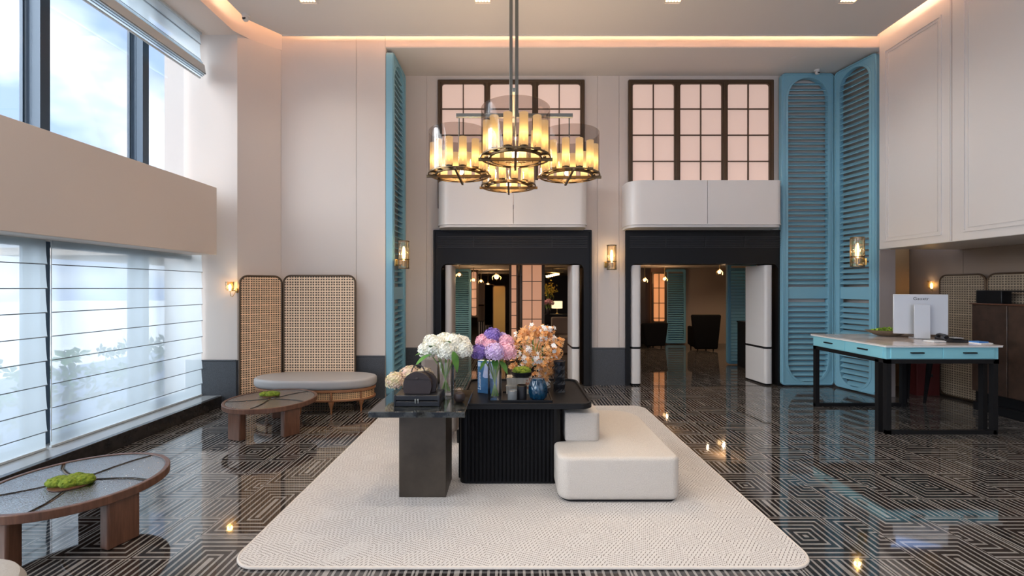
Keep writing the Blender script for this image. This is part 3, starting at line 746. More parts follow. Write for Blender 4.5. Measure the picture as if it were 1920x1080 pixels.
MB().lathe([(.05, 0), (.085, .015), (.095, .05), (.088, .05), (.08, .03)], n=32).build('bowl', M_ink, th)
moss_blob('moss', MB(), th, 40, .084, .084, .045, .045)
th = thing('faceted_vase', 'black faceted cylinder vase at the right of the black table', 'vase', (.425, 3.98, TB))
mb = MB(); rings = []
for k in range(9):
    r_ = .050 if k % 2 else .056
    rings.append(mb.loop([(r_*math.cos(2*PI*(j+.5*(k % 2))/9), r_*math.sin(2*PI*(j+.5*(k % 2))/9), .034*k) for j in range(9)]))
for a, b2 in zip(rings, rings[1:]): mb.bridge(a, b2)
mb.bm.faces.new(rings[0][::-1])
mb.build('body', mat('gloss_black', (.012, .012, .014), .08), th, smooth=False)
MB().lathe([(.052, .268), (.055, .276), (.045, .276), (.04, .24)], n=24).build('rim', M_ink, th)

# taupe lounge chair behind the pedestal table
th = thing('lounge_chair', 'taupe upholstered armchair mostly hidden behind the marble table', 'chair', (-.80, 4.78, .018))
B(-.20, .20, -.30, .28, .12, .40).build('seat', M_chair, th, bevel=.04, seg=4)
B(-.23, .12, .20, .34, .36, .82).build('backrest', M_chair, th, bevel=.05, seg=4)
for s_ in (-1, 1): B(s_*.20-.05, s_*.20+.05, -.30, .30, .12, .45).build('armrest', M_chair, th, bevel=.04, seg=4)
for sx_ in (-1, 1):
    for sy_ in (-1, 1): MB().tube([(sx_*.25, sy_*.25, 0), (sx_*.25, sy_*.25, .13)], [.012, .018], 8).build('leg', M_blackm, th)

# ------------------------------------------------------------------ left side: coffee tables, screen, bench
def coffee_table(loc, rot, label):
    th = thing('coffee_table', label, 'coffee table', loc, rot, 'round walnut and glass coffee tables')
    R_, zt = .48, .34
    O = arc(0, 0, R_, 0, 2*PI, 72)[:-1]; I = arc(0, 0, R_-.030, 0, 2*PI, 72)[:-1]
    MB().ring(O, I, zt-.052, zt, 'z').build('rim', M_wood, th, bevel=.004)
    n = 5
    for i in range(n):
        a0 = 2*PI*i/n; a1 = 2*PI*(i+1)/n; g = .011
        P = [(R_-.032) * 1.0]
        # glass sector between two curved spokes
        pts = []; am = (a0+a1)/2
        da0 = g/(R_-.03)
        pts += [((R_-.03)*math.cos(a), (R_-.03)*math.sin(a)) for a in (a0+da0+(a1-a0-2*da0)*k/12 for k in range(13))]
        for f_ in (.75, .5, .3, .12):
            r_ = (R_-.03)*f_; a = a1-g/r_ + .10*math.sin(PI*f_); pts.append((r_*math.cos(a), r_*math.sin(a)))
        for f_ in (.12, .3, .5, .75):
            r_ = (R_-.03)*f_; a = a0+g/r_ + .10*math.sin(PI*f_); pts.append((r_*math.cos(a), r_*math.sin(a)))
        MB().prism(pts, zt-.014, zt-.006).build('glass_panel', M_bub, th)
        # dark seam outlining the panel
        MB().tube([(p[0], p[1], zt-.006) for p in pts], .0028, 5, closed=True).build('seam', M_ink, th)
        sp = []
        for f_ in (.03, .12, .3, .5, .75, 1.0):
            r_ = (R_-.03)*f_; a = a0+.10*math.sin(PI*f_); sp.append((r_*math.cos(a), r_*math.sin(a), zt-.018))
        MB().tube(sp, .010, 6).build('spoke', M_darkbr, th)
    for a in (math.radians(-94), math.radians(-19), math.radians(122)):
        lg = MB().box(-.088, .088, -.04, .04, 0, zt-.045, M=Matrix.Rotation(a, 4, 'Z') @ Matrix.Translation((R_-.06, 0, 0)) @ Matrix.Rotation(PI/2, 4, 'Z'))
        lg.build('leg', M_wood, th, bevel=.012, seg=3)
    return th
c0 = coffee_table((-2.86, 2.92, 0), 0, 'round glass-topped walnut coffee table in the left foreground')
dup(c0, (-2.75, 5.06, 0), math.radians(-17), 'round glass-topped walnut coffee table in front of the grey bench')
def moss_clump(loc, rot, label, sc=1):
    th = thing('moss_clump', label, 'moss', loc, rot)
    MB().prism(arc(0, 0, .10*sc, 0, 2*PI, 20)[:-1], 0, .006).build('dish', M_wood, th)
    for x_, y_, r_ in ((-.055, -.01, .05), (.005, .01, .055), (.06, -.01, .045), (.01, -.035, .04)):
        o = moss_blob('moss', MB(), th, 26, r_*1.25*sc, r_*sc, .03*sc, .02*sc); o.location = (x_*sc, y_*sc, 0)
moss_clump((-2.84, 2.86, .336), .2, 'green moss arrangement on the left foreground coffee table', 1.15)
moss_clump((-2.84, 5.20, .336), .1, 'green moss arrangement on the coffee table near the bench', 1.0)

th = thing('pouf', 'round light grey corded pouf cut off at the lower left corner', 'pouf', (-2.30, 1.68, 0))
MB().lathe([(.28, .02), (.31, .05), (.315, .20), (.31, .36), (.29, .395), (.24, .41), (.0001, .415)], n=48, capt=False).build('upholstery', M_pouf, th)
MB().lathe([(.26, 0), (.27, .022)], n=40).build('base', M_wood, th)

def screen(label, w_, h_, loc, rotz, m=M_rattan, fm=M_bronze, z0=.03, grp='rattan screens', bow=.012):
    th = thing('rattan_screen', label, 'screen', loc, rotz, grp)
    P = rrect(0, w_, z0, h_, .10, 8)
    MB().tube([(p[0], 0, p[1]) for p in P], .014, 8, closed=True).build('frame', fm, th)
    mb = MB(); nx = 12; g = []
    MB().prism(rrect(.008, w_-.008, z0+.008, h_-.008, .095, 8), -.004, .004, 'y').build('woven_panel', m, th)
    return th
screen('pale rattan screen panel facing the room, right of the narrower panel', 1.02, 1.775, (-3.262, 6.33, 0), 0)
dx, dy = -3.318+3.70, 6.345-5.99
screen('narrower rattan screen panel set at an angle beside the left column', math.hypot(dx, dy), 1.765, (-3.675, 5.975, 0), math.atan2(dy, dx), M_rattan_b)

th = thing('upholstered_bench', 'long oval bench with grey cushion and rattan apron', 'bench', (-2.62, 5.93, 0))
def stad(a, b_, n=16): return [(a*math.copysign(abs(math.cos(t))**.75, math.cos(t)), b_*math.copysign(abs(math.sin(t))**.9, math.sin(t))) for t in (2*PI*k/(n*4) for k in range(n*4))]
soft_prism(stad(.80, .345), .295, .425, .035).build('cushion', M_seat, th)
MB().prism(stad(.785, .33), .262, .298).build('seat_rail', M_bwood, th, bevel=.006)
MB().prism(stad(.765, .315), .17, .265).build('rattan_apron', M_rattan2, th)
MB().prism(stad(.785, .33), .148, .172).build('lower_rail', M_bwood, th, bevel=.006)
for x_, y_ in ((-.50, -.30), (-.06, -.335), (.33, -.325), (.66, -.18), (.45, .28), (-.45, .28)):
    MB().lathe([(.010, 0), (.014, .03), (.013, .06), (.020, .09), (.034, .135), (.034, .15)], (x_, y_, 0), 14).build('leg', M_bwood, th)
    B(x_-.012, x_+.012, y_-.018, y_+.01, .165, .268).build('post', M_bwood, th, bevel=.006)

# ------------------------------------------------------------------ wall lamps
def cyl_sconce(label, loc, arm_dir, e=9):
    """loc: axis of the shade at its base; arm_dir: vector to the wall plate"""
    th = thing('wall_sconce', label, 'wall lamp', loc, 0, 'brass and hammered glass wall lamps')
    a = Vector(arm_dir)
    MB().lathe([(.075, .0), (.075, .385)], n=28, capb=False, capt=False).build('glass_shade', M_scg, th)
    for z_ in (.0, .125, .385):
        MB().ring(arc(0, 0, .080, 0, 2*PI, 28)[:-1], arc(0, 0, .073, 0, 2*PI, 28)[:-1], z_-.006, z_+.006, 'z').build('ring', M_darkbr, th)
    for k in range(4):
        a_ = PI/4+PI/2*k; MB().tube([(.078*math.cos(a_), .078*math.sin(a_), -.01), (.078*math.cos(a_), .078*math.sin(a_), .39)], .004, 6).build('upright', M_darkbr, th)
    u = a.normalized(); mx = Matrix.Translation((0, 0, .085)) @ Vector((1, 0, 0)).rotation_difference(u).to_matrix().to_4x4()
    B(.0, a.length, -.03, .03, -.03, .03, M=mx).build('arm', M_brass, th, bevel=.004)
    B(a.length-.025, a.length, -.05, .05, -.05, .05, M=mx).build('wall_plate', M_brass, th, bevel=.004)
    MB().lathe([(.022, .03), (.022, .10), (.03, .11)], n=16).build('socket', M_brass, th)
    MB().lathe([(.012, .11), (.020, .16), (.020, .26), (.010, .31)], n=14).build('bulb', M_bulb, th)
    lamp('sconce_light', (0, 0, .22), e, r=.03, parent=th)
    return th
cyl_sconce('brass and glass wall lamp on the white pier between the two doorways', (X(1147, 7.12), 7.12, Zt(505, 7.12)), (-.04, .18, 0), 5)
cyl_sconce('brass and glass wall lamp on the front edge of the left shutter', (X(757, 6.34), 6.34, Zt(503, 6.34)), (-.12, .10, 0), 5)
cyl_sconce('brass and glass wall lamp beside the white wall at far right', (X(1613, 5.9), 5.95, Zt(499, 5.9)), (.42, .44, 0), 5)
def cup_sconce(label, loc, d_, e=4, grp=None):
    th = thing('wall_sconce', label, 'wall lamp', loc, 0, grp)
    u = Vector(d_)
    MB().lathe([(.030, 0), (.045, .015), (.052, .12), (.048, .12), (.040, .015)], n=20).build('glass_cup', M_scg, th)
    MB().lathe([(.010, .0), (.018, .03), (.016, .07), (.004, .09)], n=12).build('bulb', M_bulb, th)
    MB().tube([(0, 0, -.005), tuple(u*.5), tuple(u)], .006, 8).build('arm', M_brass, th)
    MB().tube([tuple(u*.02+Vector((0, 0, -.01))), tuple(u*.1+Vector((0, 0, -.07))), tuple(u*.35+Vector((0, 0, -.085))), tuple(u*.75+Vector((0, 0, -.02)))], .004, 8).build('scroll', M_brass, th)
    MB().ball(tuple(u), .028, (1, 1, 1.2), 12, 8).build('wall_plate', M_brass, th)
    lamp('sconce_light', (0, 0, .06), e, r=.03, parent=th)
cup_sconce('small brass cup lamp beside the left column, above the angled rattan panel', (X(431, 5.95), 5.95, Zt(545, 5.95)), (.045, .085, 0), 2.5)
cup_sconce('small brass cup lamp in the dark recess beside the monitor', (X(1741, 6.9), 6.85, Zt(541, 6.9)), (.14, .02, 0), 4)

# ------------------------------------------------------------------ chandelier
th = thing('chandelier', 'large brass chandelier with four glass drums of glowing candle tubes', 'chandelier', (.02, 4.6, 0))
CX, CY, RZ = .02, 4.6, 2.77
def drum(first=None):
    rg_ = MB()
    R_ = .325
    rg_.ring(arc(0, 0, R_-.005, 0, 2*PI, 48)[:-1], arc(0, 0, R_-.016, 0, 2*PI, 48)[:-1], 0, .012, 'z')
    rg_.ring(arc(0, 0, .245, 0, 2*PI, 48)[:-1], arc(0, 0, .228, 0, 2*PI, 48)[:-1], -.006, .020, 'z')
    rg_.box(-.335, .335, -.011, .011, -.022, .004); rg_.box(-.011, .011, -.335, .335, -.022, .004)
    for k in range(12):
        a = 2*PI*(k+.5)/12; rg_.lathe([(.030, .02), (.034, .03), (.034, .036)], (.262*math.cos(a), .262*math.sin(a), 0), 12)
        rg_.tube([(.22*math.cos(a), .22*math.sin(a), .016), (.31*math.cos(a), .31*math.sin(a), .014)], .005, 6)
        for s_ in (-1, 1):
            c, sn = math.cos(a+s_*.13), math.sin(a+s_*.13); rg_.tube([(.262*c, .262*sn, .025), (.275*c, .275*sn, .05)], .003, 5)
    o = rg_.build('drum_frame', M_darkbr, th)
    MB().lathe([(.312, .005), (.312, .44), (.307, .44), (.307, .005)], n=56, capb=False, capt=False).build('glass_drum', M_smoke, o)
    tm = None
    for k in range(12):
        a = 2*PI*(k+.5)/12; loc = (.262*math.cos(a), .262*math.sin(a), .038)
        if tm is None:
            tb = MB().lathe([(.036, 0), (.038, .004), (.038, .275), (.035, .275), (.035, .004)], n=20, capb=False, capt=False).build('candle_tube', M_tube, o, loc=loc); tm = tb
            bb = MB().lathe([(.006, .04), (.013, .07), (.012, .095), (.003, .125)], n=10).build('bulb', M_bulb, o, loc=loc)
        else:
            for src in (tb, bb): c = src.copy(); COL.objects.link(c); c.parent = o; c.location = loc
    return o
d0 = drum(); drums = [d0]
for _ in range(3): drums.append(copy_tree(d0, th))
for d_, (x_, y_) in zip(drums, ((.012, -.60), (-.57, .0), (.58, .04), (-.06, .53))):
    d_.location = (x_, y_, RZ)
    MB().tube([(x_, y_, RZ), (x_, y_, 3.39)], .007, 8).build('drop_rod', M_nickel, th)
lamps = [lamp('chandelier_light', (CX+x_, CY+y_, RZ+.2), 22, (1, .74, .48), .05) for x_, y_ in ((.012, -.60), (-.57, .0), (.58, .04), (-.06, .53))]
mb = MB(); mb.box(-.60, .61, -.018, .018, 3.37, 3.41); mb.box(-.018, .018, -.60, .56, 3.37, 3.41); mb.build('cross_bar', M_nickel, th, bevel=.003)
for x_, y_ in ((-.03, -.02), (.03, .02), (-.03, .05)): B(x_-.017, x_+.017, y_-.017, y_+.017, 3.39, 5.16).build('stem', M_nickel, th, bevel=.003)
B(-.12, .12, -.12, .12, 5.135, 5.163).build('ceiling_plate', M_nickel, th)

# ------------------------------------------------------------------ ceiling fittings
for px, lab in ((577, 'square recessed ceiling lamp at upper left'), (905, 'square recessed ceiling lamp left of the chandelier stem'), (1262, 'square recessed ceiling lamp right of the chandelier stem'), (1590, 'square recessed ceiling lamp at upper right, near the white wall')):
    th = thing('recessed_lamp', lab, 'ceiling lamp', (X(px, 5.49), 5.49, 5.163), 0, 'recessed ceiling lamps')
    MB().ring(rrect(-.11, .11, -.06, .06, .01, 2), rrect(-.095, .095, -.045, .045, .008, 2), -.008, .002, 'z').build('bezel', M_ceil, th)
    for k in range(5): MB().lathe([(.016, -.004), (.016, -.0015)], (-.076+.038*k, 0, 0), 12).build('lens', M_lamp, th)
    spot('ceiling_spot', (X(px, 5.47), 5.49, 5.13), 34, 120, blend=1)
for xx in (-2.5, -.4, 2.0, 4.2):
    for yy in (2.4, -.6): spot('ceiling_spot', (xx, yy, 5.13), 70, 110)  # out of view, no fittings: spots added to brighten the room
def dome_cam(label, loc, s_=1):
    th = thing('security_camera', label, 'security camera', loc)
    MB().lathe([(.055*s_, 0), (.055*s_, -.02*s_), (.045*s_, -.03*s_)], n=24).build('mount', M_white, th)
    MB().ball((0, -.01, -.055*s_), .045*s_, n=16, m=10).build('ball', M_white, th)
    MB().lathe([(.026*s_, 0), (.020*s_, .012*s_)], n=18).build('lens', M_ink, th).matrix_local = Matrix.Translation((0, -.045*s_, -.070*s_)) @ Matrix.Rotation(math.radians(65), 4, 'X')
dome_cam('small white security camera on the ceiling at the upper left corner', (X(461, 5.78), 5.78, 5.163), .9)
dome_cam('small white security camera on the alcove ceiling above the shutters', (X(1532, 7.1), 7.1, 5.097), .8)
th = thing('sprinkler', 'small flat sprinkler rose on the alcove ceiling above the lattice window', 'sprinkler', (X(1487, 6.72), 6.72, 5.097))
MB().lathe([(.045, 0), (.045, -.006), (.02, -.01)], n=24).build('rose', M_ceil, th)

# ------------------------------------------------------------------ reception desk
th = thing('writing_desk', 'turquoise standing desk with a pale stone top on a black steel frame', 'desk', (4.09, 4.83, 0))
B(-.025, 1.25, -.02, 1.20, .967, .977).build('desktop', M_stone, th, bevel=.002)
B(-.022, 1.247, -.017, 1.197, .954, .967).build('desktop_edge', mat('white_edge', (.82, .81, .78), .3), th)
B(0, 1.225, .008, 1.18, .822, .954).build('apron', M_desk, th)
for i in range(2):
    o = B(.045+i*.575, .045+i*.575+.560, 0, .02, .830, .950).build('drawer', M_desk, th, bevel=.003)
    B(.045+i*.575+.21, .045+i*.575+.35, -.022, 0, .886, .900).build('handle', M_blackm, o, bevel=.002)
    o = B(-.008, .02, .045+i*.56, .045+i*.56+.545, .830, .950).build('drawer', M_desk, th, bevel=.003)
    B(-.030, -.008, .045+i*.56+.20, .045+i*.56+.34, .886, .900).build('handle', M_blackm, o, bevel=.002)
mb = MB(); mb.box(0, 1.225, .0, .05, .775, .82); mb.box(0, 1.225, 1.13, 1.18, .775, .82); mb.box(0, .05, 0, 1.18, .775, .82); mb.box(1.175, 1.225, 0, 1.18, .775, .82)
mb.build('steel_frame', M_blackm, th)
for x_ in (.0, 1.165):
    for y_ in (.0, .11, 1.13): B(x_, x_+.05, y_, y_+.05, 0, .80).build('leg', M_blackm, th)
B(0, 1.2, 0, .04, 0.002, .045).build('foot_rail', M_blackm, th); B(0, 1.2, 1.14, 1.18, 0.002, .045).build('foot_rail', M_blackm, th)
DZ = .978
th = thing('monitor', 'silver computer monitor seen from behind on the turquoise desk', 'monitor', (X(1727, 5.42), 5.44, DZ), math.radians(-24))
M_silver = mat('silver_plastic', (.56, .57, .58), .35, .2)
B(-.25, .28, 0.02, .045, .05, .545).build('screen_back', M_silver, th, bevel=.008)
B(-.245, .275, .045, .048, .055, .54).build('screen_front', M_ink, th)
B(-.07, .085, -.055, -.040, 0, .42).build('stand', M_silver, th, bevel=.003)
B(-.07, .085, -.055, .12, 0, .012).build('stand_foot', M_silver, th, bevel=.003)
B(-.045, .06, -.04, .02, .22, .36).build('hinge', M_ink, th)
text('Gaoxtr', .052, mat('dark_grey_print', (.05, .05, .055), .5), th, (.02, .0185, .49), (PI/2, 0, 0))
th = thing('leaf_bowl', 'wide brown bowl of green sprigs on the turquoise desk', 'bowl', (X(1668, 5.70), 5.72, DZ))
mb = MB(); rings = []
for f_, z_ in ((.35, 0), (.55, .012), (.85, .045), (1.0, .075), (.97, .075), (.8, .045)):
    rings.append(mb.loop([(.275*f_*math.cos(a)*(1+.08*math.cos(a)**2), .13*f_*math.sin(a), z_+(.012*f_*abs(math.cos(a))**3)) for a in (2*PI*k/40 for k in range(40))]))
for a, b2 in zip(rings, rings[1:]): mb.bridge(a, b2)
mb.bm.faces.new(rings[0][::-1]); mb.bm.faces.new(rings[-1]); mb.build('bowl', mat('brown_ceramic', (.16, .11, .07), .5, c2=(.22, .16, .10), ns=10), th)
mb = MB()
for i in range(260):
    a = random.uniform(0, 2*PI); r_ = math.sqrt(random.random())
    mb.leaf((.23*r_*math.cos(a), .10*r_*math.sin(a), .055+.04*(1-r_*r_)), (random.uniform(-1, 1), random.uniform(-1, 1), .6), random.uniform(.03, .05), .008, .2)
mb.build('sprigs', mat('lime_leaf', (.20, .38, .02), .6, c2=(.42, .60, .06), ns=20), th, smooth=False)
th = thing('keyboard', 'white keyboard lying right of the monitor stand', 'keyboard', (4.86, 5.09, DZ), .1)
B(-.08, .08, -.06, .06, 0, .018).build('case', mat('white_plastic', (.75, .75, .75), .4), th, bevel=.004)
for i in range(4):
    for j in range(7): B(-.072+j*.021, -.072+j*.021+.017, -.05+i*.026, -.05+i*.026+.021, .017, .022).build('key', M_silver, th)
th = thing('desk_phone', 'black telephone with handset lying on the desk between keyboard and papers', 'telephone', (5.09, 5.12, DZ), -.15)
mb = MB(); mb.prism([(-.09, 0), (.09, 0), (.09, .055), (-.09, .025)], -.12, .10, 'x'); mb.build('base', M_ink, th, bevel=.006)
MB().tube([(-.10, -.06, .055), (-.09, -.02, .075), (-.08, .06, .08), (-.08, .09, .065)], [.022, .015, .015, .022], 10).build('handset', M_ink, th)
B(-.02, .08, -.05, .04, .045, .052).build('display', M_silver, th)
MB().tube([(-.10, -.07, .04), (-.16, -.09, .01), (-.20, -.04, .008), (-.24, -.08, .008)], .005, 6).build('cord', M_ink, th)
th = thing('papers', 'small stack of blue and white leaflets at the right end of the desk', 'papers', (5.26, 4.97, DZ), .15)
B(-.075, .085, -.06, .06, 0, .010).build('white_sheets', mat('paper_white', (.8, .8, .8), .7), th)
B(-.075, .05, -.04, .06, .010, .024).build('blue_leaflets', mat('leaflet_blue', (.08, .25, .60), .5), th)

# ------------------------------------------------------------------ right recess: screens, cabinet
screen('dim rattan screen in the right recess behind the monitor', .62, 1.79, (6.40, 6.62, 0), -PI/2+.03, M_rattan3, M_bronze)
screen('dim rattan screen above the dark cabinet at the right edge', 1.2, 1.79, (6.415, 5.97, 0), -PI/2+.01, M_rattan3, M_bronze)
th = thing('cabinet', 'tall dark burl-wood cabinet at the right edge of the photo', 'cabinet', (6.13, 0, 0))
B(0, .24, 4.6, 5.90, .24, 1.385).build('body', M_wood2, th, bevel=.004)
for a, b2 in ((5.47, 5.885), (5.04, 5.46), (4.62, 5.03)): B(-.014, .0, a, b2, .25, 1.375).build('door', M_wood2, th, bevel=.004)
B(-.02, .25, 4.58, 5.92, 1.385, 1.402).build('top', M_wood, th, bevel=.003)
B(.03, .24, 4.6, 5.88, 0, .24).build('plinth', M_black, th)
B(-.03, .2, 4.6, 5.86, 0, .11).build('kick_step', M_black, th, bevel=.006)
th = thing('lectern_box', 'black box standing on the left end of the dark cabinet', 'box', (6.16, 5.70, 1.402))
B(-.01, .12, -.14, .17, 0, .168).build('case', M_black, th, bevel=.008)
B(-.01, .12, -.9, -.145, .150, .168).build('shelf', M_black, th)
for yy in (-.88, -.5): B(.08, .10, yy, yy+.02, 0, .152).build('shelf_post', M_blackm, th)
th = thing('bar_stool', 'black upholstered stool half hidden behind the turquoise desk', 'stool', (X(1698, 6.3), 6.28, 0))
B(-.19, .19, -.19, .19, .60, .70).build('seat', M_bkfab, th, bevel=.03, seg=3)
B(-.19, .19, .14, .20, .66, .95).build('backrest', M_bkfab, th, bevel=.02, seg=3)
for sx_ in (-1, 1):
    for sy_ in (-1, 1): MB().tube([(sx_*.13, sy_*.13, 0), (sx_*.17, sy_*.17, .62)], [.016, .035], 8).build('leg', M_bkfab, th)
th = thing('storage_crate', 'dark red box on the floor under the desk, in the recess', 'box', (6.19, 6.72, 0))
M_red = mat('dark_red_board', (.10, .012, .010), .6)
B(-.18, .16, -.15, .15, 0, .52).build('body', M_red, th, bevel=.006); B(-.185, .165, -.155, .155, .52, .56).build('lid', M_red, th, bevel=.006)
B(-.05, .05, -.158, -.15, .28, .32).build('handle', M_ink, th)

# ------------------------------------------------------------------ the lounge beyond the doorways
M_darkw = mat('dark_panelling', (.035, .025, .02), .5)
M_tan = mat('tan_plaster', (.40, .31, .24), .7)
M_must = mat('mustard_panel', (.52, .35, .12), .5)
struct('ceiling_lounge', B(-9, 10, 7.7, 24, 2.17, 2.3), mat('lounge_ceiling', (.74, .64, .54), .8))
struct('wall_lounge_back', B(3.95, 10, 12.75, 13, 0, 2.17), M_tan)
struct('wall_lounge_far', B(-9, 4, 20.5, 21, 0, 2.17), M_darkw)
struct('wall_lounge_left', B(-5.2, -5, 7.7, 21, 0, 2.17), M_tan)
struct('wall_lounge_right', B(8.4, 8.6, 7.7, 13, 0, 2.17), M_tan)
struct('wall_lounge_middle', B(3.2, 3.95, 12.6, 20.5, 0, 2.17), M_darkw)
struct('wall_lounge_inner', B(-5, -1.30, 7.7, 7.8, 0, 2.17), M_tan)
struct('wall_lounge_pier', B(1.31, 1.85, 7.62, 9.0, 0, 2.17), M_darkw)
struct('wall_lounge_inner_right', B(5.6, 8.4, 7.63, 7.8, 0, 2.17), M_tan)
g2 = 'teal louvred shutters in the lounge'
shutter('teal louvred shutter seen through the left doorway, beside its white leaf', .50, 2.14, M_bluein, (X(850, 12.5), 12.5, 0), 0, t=.06, pitch=.06, midz=None, arch=False, marg=.05, group=g2)
shutter('teal louvred shutter through the right doorway, left of the dark armchair', .58, 2.14, M_bluein, (X(1248, 12.6), 12.6, 0), 0, t=.06, pitch=.065, midz=None, arch=False, marg=.05, group=g2)
shutter('teal louvred shutter through the right doorway, right of the dark armchair', .60, 2.14, M_bluein, (X(1364, 9.2), 9.2, 0), 0, t=.07, pitch=.065, midz=None, arch=False, marg=.05, group=g2)
shutter('pale louvred panel just left of the left white door leaf', .20, 1.95, mat('beige_lacquer', (.50, .42, .36), .5), (X(832, 7.9)-.08, 7.92, 0), 0, t=.05, pitch=.045, midz=None, arch=False, marg=.02, group=None)
lattice('window_6', X(881, 12.8), X(897, 12.8), .75, 2.12, 12.8, 1, 1, 5, M_pane2, fw=.03)
lattice('window_7', X(955, 9.4), X(972, 9.4), .05, 2.16, 9.4, 1, 1, rowh=.28, fw=.02, rows=5, pane=M_pane2)
lattice('window_8', X(974, 9.2), X(1021, 9.2), .05, 2.16, 9.2, 1, 2, rowh=.39, fw=.035, rows=5, pane=M_pane2)
lattice('window_9', X(1219, 12.5), X(1247, 12.5), .62, 2.05, 12.4, 1, 2, rowh=.42, fw=.03, rows=4, pane=mat('backlit_orange_pane', (.5, .3, .2), .5, emit=(1, .36, .12), es=.40))
lattice('window_10', X(1088, 7.95), X(1093, 7.95), .9, 1.95, 8.2, 1, 1, rows=4, fw=.01, pane=M_pane2)
th = thing('folding_screen', 'mustard upholstered panel screen through the left doorway', 'screen', (X(925, 14), 14, 0))
MB().prism(rrect(0, .37, .0, 1.66, .06, 5), 0, .05, 'y').build('panel', M_must, th)
MB().ring(rrect(-.02, .39, -.01, 1.68, .07, 5), rrect(.0, .37, .01, 1.66, .06, 5), -.01, .06, 'y').build('frame', M_bronze, th)
th = thing('wall_niche', 'gold-brown wall panel behind the mustard screen', 'wall panel', (X(909, 15), 15, 0))
B(0, .30, 0, .06, .35, 1.70).build('panel', mat('amber_panel', (.34, .17, .04), .6), th); B(-.02, .32, .0, .03, .33, 1.72).build('frame', M_bronze, th)
th = thing('sideboard', 'grey wall unit with a bench ledge through the left doorway', 'sideboard', (X(896, 16), 16, 0))
B(0, .31, 0, .1, 1.0, 1.78).build('upper_panel', M_taupe, th); B(0, .5, -.3, .1, .42, .95).build('ledge', M_chair, th, bevel=.03); B(0, .5, -.3, .1, .0, .42).build('base', M_ink, th)
for i in range(5): B(.05+.08*i, .09+.08*i, -.31, -.30, .0, .40).build('slat', M_white, th)
def armchair(label, loc, rot, m, s_=1, h_=.92):
    th = thing('armchair', label, 'chair', loc, rot)
    mb = MB(); mb.prism([(-.29, .04), (.29, .04), (.38, h_), (-.38, h_)], -.05, .06, 'y'); mb.build('backrest', m, th, bevel=.04, seg=3)
    B(-.24, .24, .0, .50, .06, .44).build('seat', m, th, bevel=.04, seg=3)
    for a in (-1, 1): B(a*.24-.045, a*.24+.045, .0, .50, .10, .60).build('armrest', m, th, bevel=.04, seg=3)
    for a in (-1, 1):
        for b2 in (.03, .46): MB().tube([(a*.20, b2, 0), (a*.20, b2, .10)], [.014, .022], 8).build('leg', m, th)
armchair('dark armchair seen from behind through the right doorway', (X(1327, 11.2), 11.3, 0), 0, M_bkfab)
armchair('dark low chair left of the teal shutter in the right doorway', (X(1228, 11.9), 11.9, 0), .2, M_bkfab, 1, .66)
th = thing('console', 'dark console beside the right white door leaf in the lounge', 'console', (X(1396, 8.8), 8.78, 0))
B(0, .5, 0, .3, 0, .90).build('body', M_black, th, bevel=.005); B(-.01, .51, -.01, .31, .90, .925).build('top', M_black, th)
th = thing('lounge_table', 'dark table with lamp and flowers through the left doorway', 'table', (X(1038, 13), 13, 0))
B(-.35, .40, -.25, .25, .78, .84).build('top', M_black, th); 
for sx_ in (-.3, .33):
    for sy_ in (-.2, .2): B(sx_-.03, sx_+.03, sy_-.03, sy_+.03, 0, .78).build('leg', M_black, th)
th = thing('table_lamp', 'glowing cream lampshade on the dark lounge table', 'lamp', (X(1045, 13), 13.1, .84))
MB().lathe([(.05, 0), (.02, .03), (.02, .17)], n=14).build('base', M_brass, th); MB().lathe([(.16, .16), (.16, .37)], n=24, capb=False, capt=False).build('lamp_shade', emis('shade_glow', (1, .74, .42), 1.0), th)
th = thing('flower_vase', 'pink flowers with tall yellow blossom branches on the lounge table', 'flowers', (X(1027, 12.9), 12.78, .84))
MB().lathe([(.05, 0), (.07, .1), (.04, .18)], n=14).build('vase', M_ink, th)
for bx, bz in ((-.09, .34), (.02, .38), (.10, .33)):
    mb = MB(); hyd_head(mb, (bx, 0, bz), .07, 60, .03); o = mb.build('pink_bloom', M_petp, th, smooth=False); MB().tube([(bx*.2, 0, .1), (bx, 0, bz)], .02, 6).build('stem', M_stem, o)
mb = MB()
for i in range(120): mb.petal((random.gauss(0, .11), random.gauss(0, .06), .72+random.gauss(0, .12)), (random.gauss(0, 1), -1, random.gauss(0, 1)), .035, 4)
mb.build('yellow_blossom', mat('yellow_blossom', (.62, .48, .08), .7), th, smooth=False)
mb = MB()
for i in range(10): mb.tube([(0, 0, .15), (random.gauss(0, .08), 0, .5), (random.gauss(0, .1), 0, .85)], .004, 5)
mb.build('branches', M_stem, th)
th = thing('lounge_sofa', 'beige sofa through the left doorway, below the pink flowers', 'sofa', (X(1062, 11), 11, 0))
B(-.35, .6, -.3, .4, .0, .42).build('seat', M_chair, th, bevel=.04, seg=3); B(-.35, .6, .25, .42, .4, .86).build('backrest', M_chair, th, bevel=.05, seg=3); B(-.45, -.33, -.3, .42, .1, .62).build('armrest', M_chair, th, bevel=.04, seg=3)
th = thing('row_pendant', 'row of small gold ceiling lamps above the lounge sofa', 'ceiling lamp', (X(1040, 12), 12, 1.90))
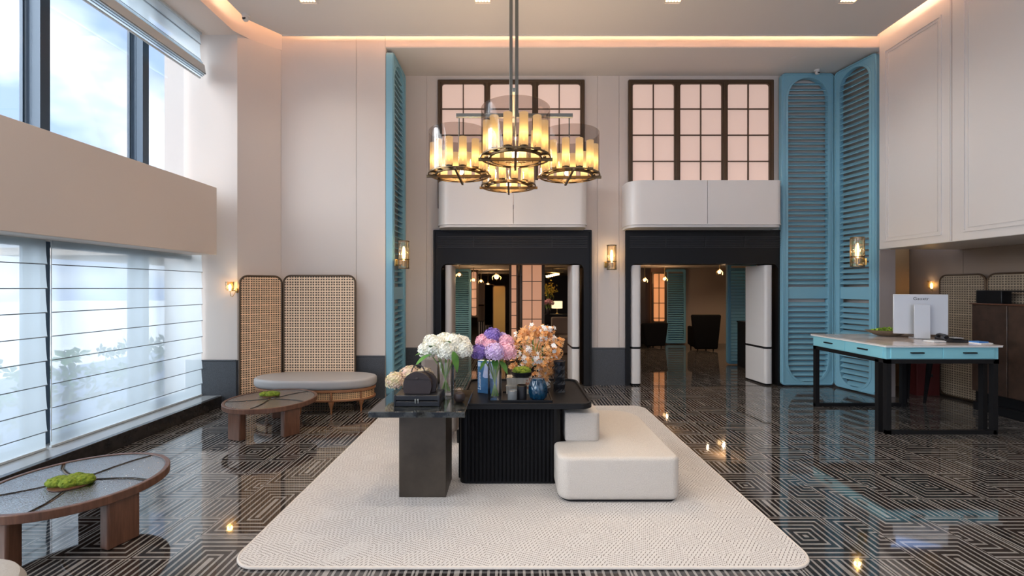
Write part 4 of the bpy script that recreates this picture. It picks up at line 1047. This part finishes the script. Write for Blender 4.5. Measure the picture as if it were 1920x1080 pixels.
for i in range(6): MB().lathe([(.03, -.06), (.045, 0)], (-.20+.08*i, .2*i, .04+.02*i), 12).build('lamp', M_lamp, th)
B(-.24, .24, -.02, 1.1, .12, .14).build('bar', M_brass, th)
MB().tube([(0, .5, .14), (0, .5, .27)], .01, 6).build('rod', M_brass, th)
def globe_sconce(label, px, py, Z, e=3, r=.05, wall=(0, .15, 0)):
    th = thing('globe_lamp', label, 'ceiling lamp', (X(px, Z), Z, Zt(py, Z)), 0, 'small glowing globe lamps in the lounge')
    MB().ball((0, 0, 0), r*.85, n=14, m=10).build('globe', M_globe, th)
    for k in range(4): a = PI/2*k; MB().tube([(0, 0, r+.02), (r*1.6*math.cos(a), r*1.6*math.sin(a), -.01), (r*1.3*math.cos(a), r*1.3*math.sin(a), -r*1.2)], .005, 5).build('cage_arm', M_brass, th)
    MB().tube([(0, 0, r), (0, 0, 2.17-Zt(py, Z))], .006, 6).build('rod', M_brass, th)
    lamp('globe_light', (X(px, Z), Z-.2, Zt(py, Z)-.02), e, (1, .62, .34), .02)
globe_sconce('glowing globe lamp in front of the teal shutter in the left doorway', 861, 515, 11, 3)
globe_sconce('glowing globe lamp beside the blush lattice in the left doorway', 888, 525, 12.2, 2)
globe_sconce('glowing globe lamp left of the square pendant in the left doorway', 902, 527, 14, 3)
globe_sconce('smallest glowing globe lamp in the left doorway', 915, 533, 17, 3)
globe_sconce('square cluster lamp in the middle of the left doorway', 931, 519, 14, 3, .09)
globe_sconce('glowing globe lamp at the left of the right doorway', 1209, 525, 11.5, 2)
globe_sconce('glowing globe lamp above the lattice in the right doorway', 1246, 523, 12, 2)
globe_sconce('glowing globe lamp above the dark armchair in the right doorway', 1349, 510, 10.2, 6)
for lx, ly, le in ((-1.6, 10.6, 60), (4.6, 10.4, 22), (6.5, 11, 22), (-.3, 12.4, 50), (2.6, 9.5, 14)): spot('lounge_fill_spot', (lx, ly, 2.14), le, 150, (1, .74, .50), .02)  # spots without fittings, added to brighten the lounge
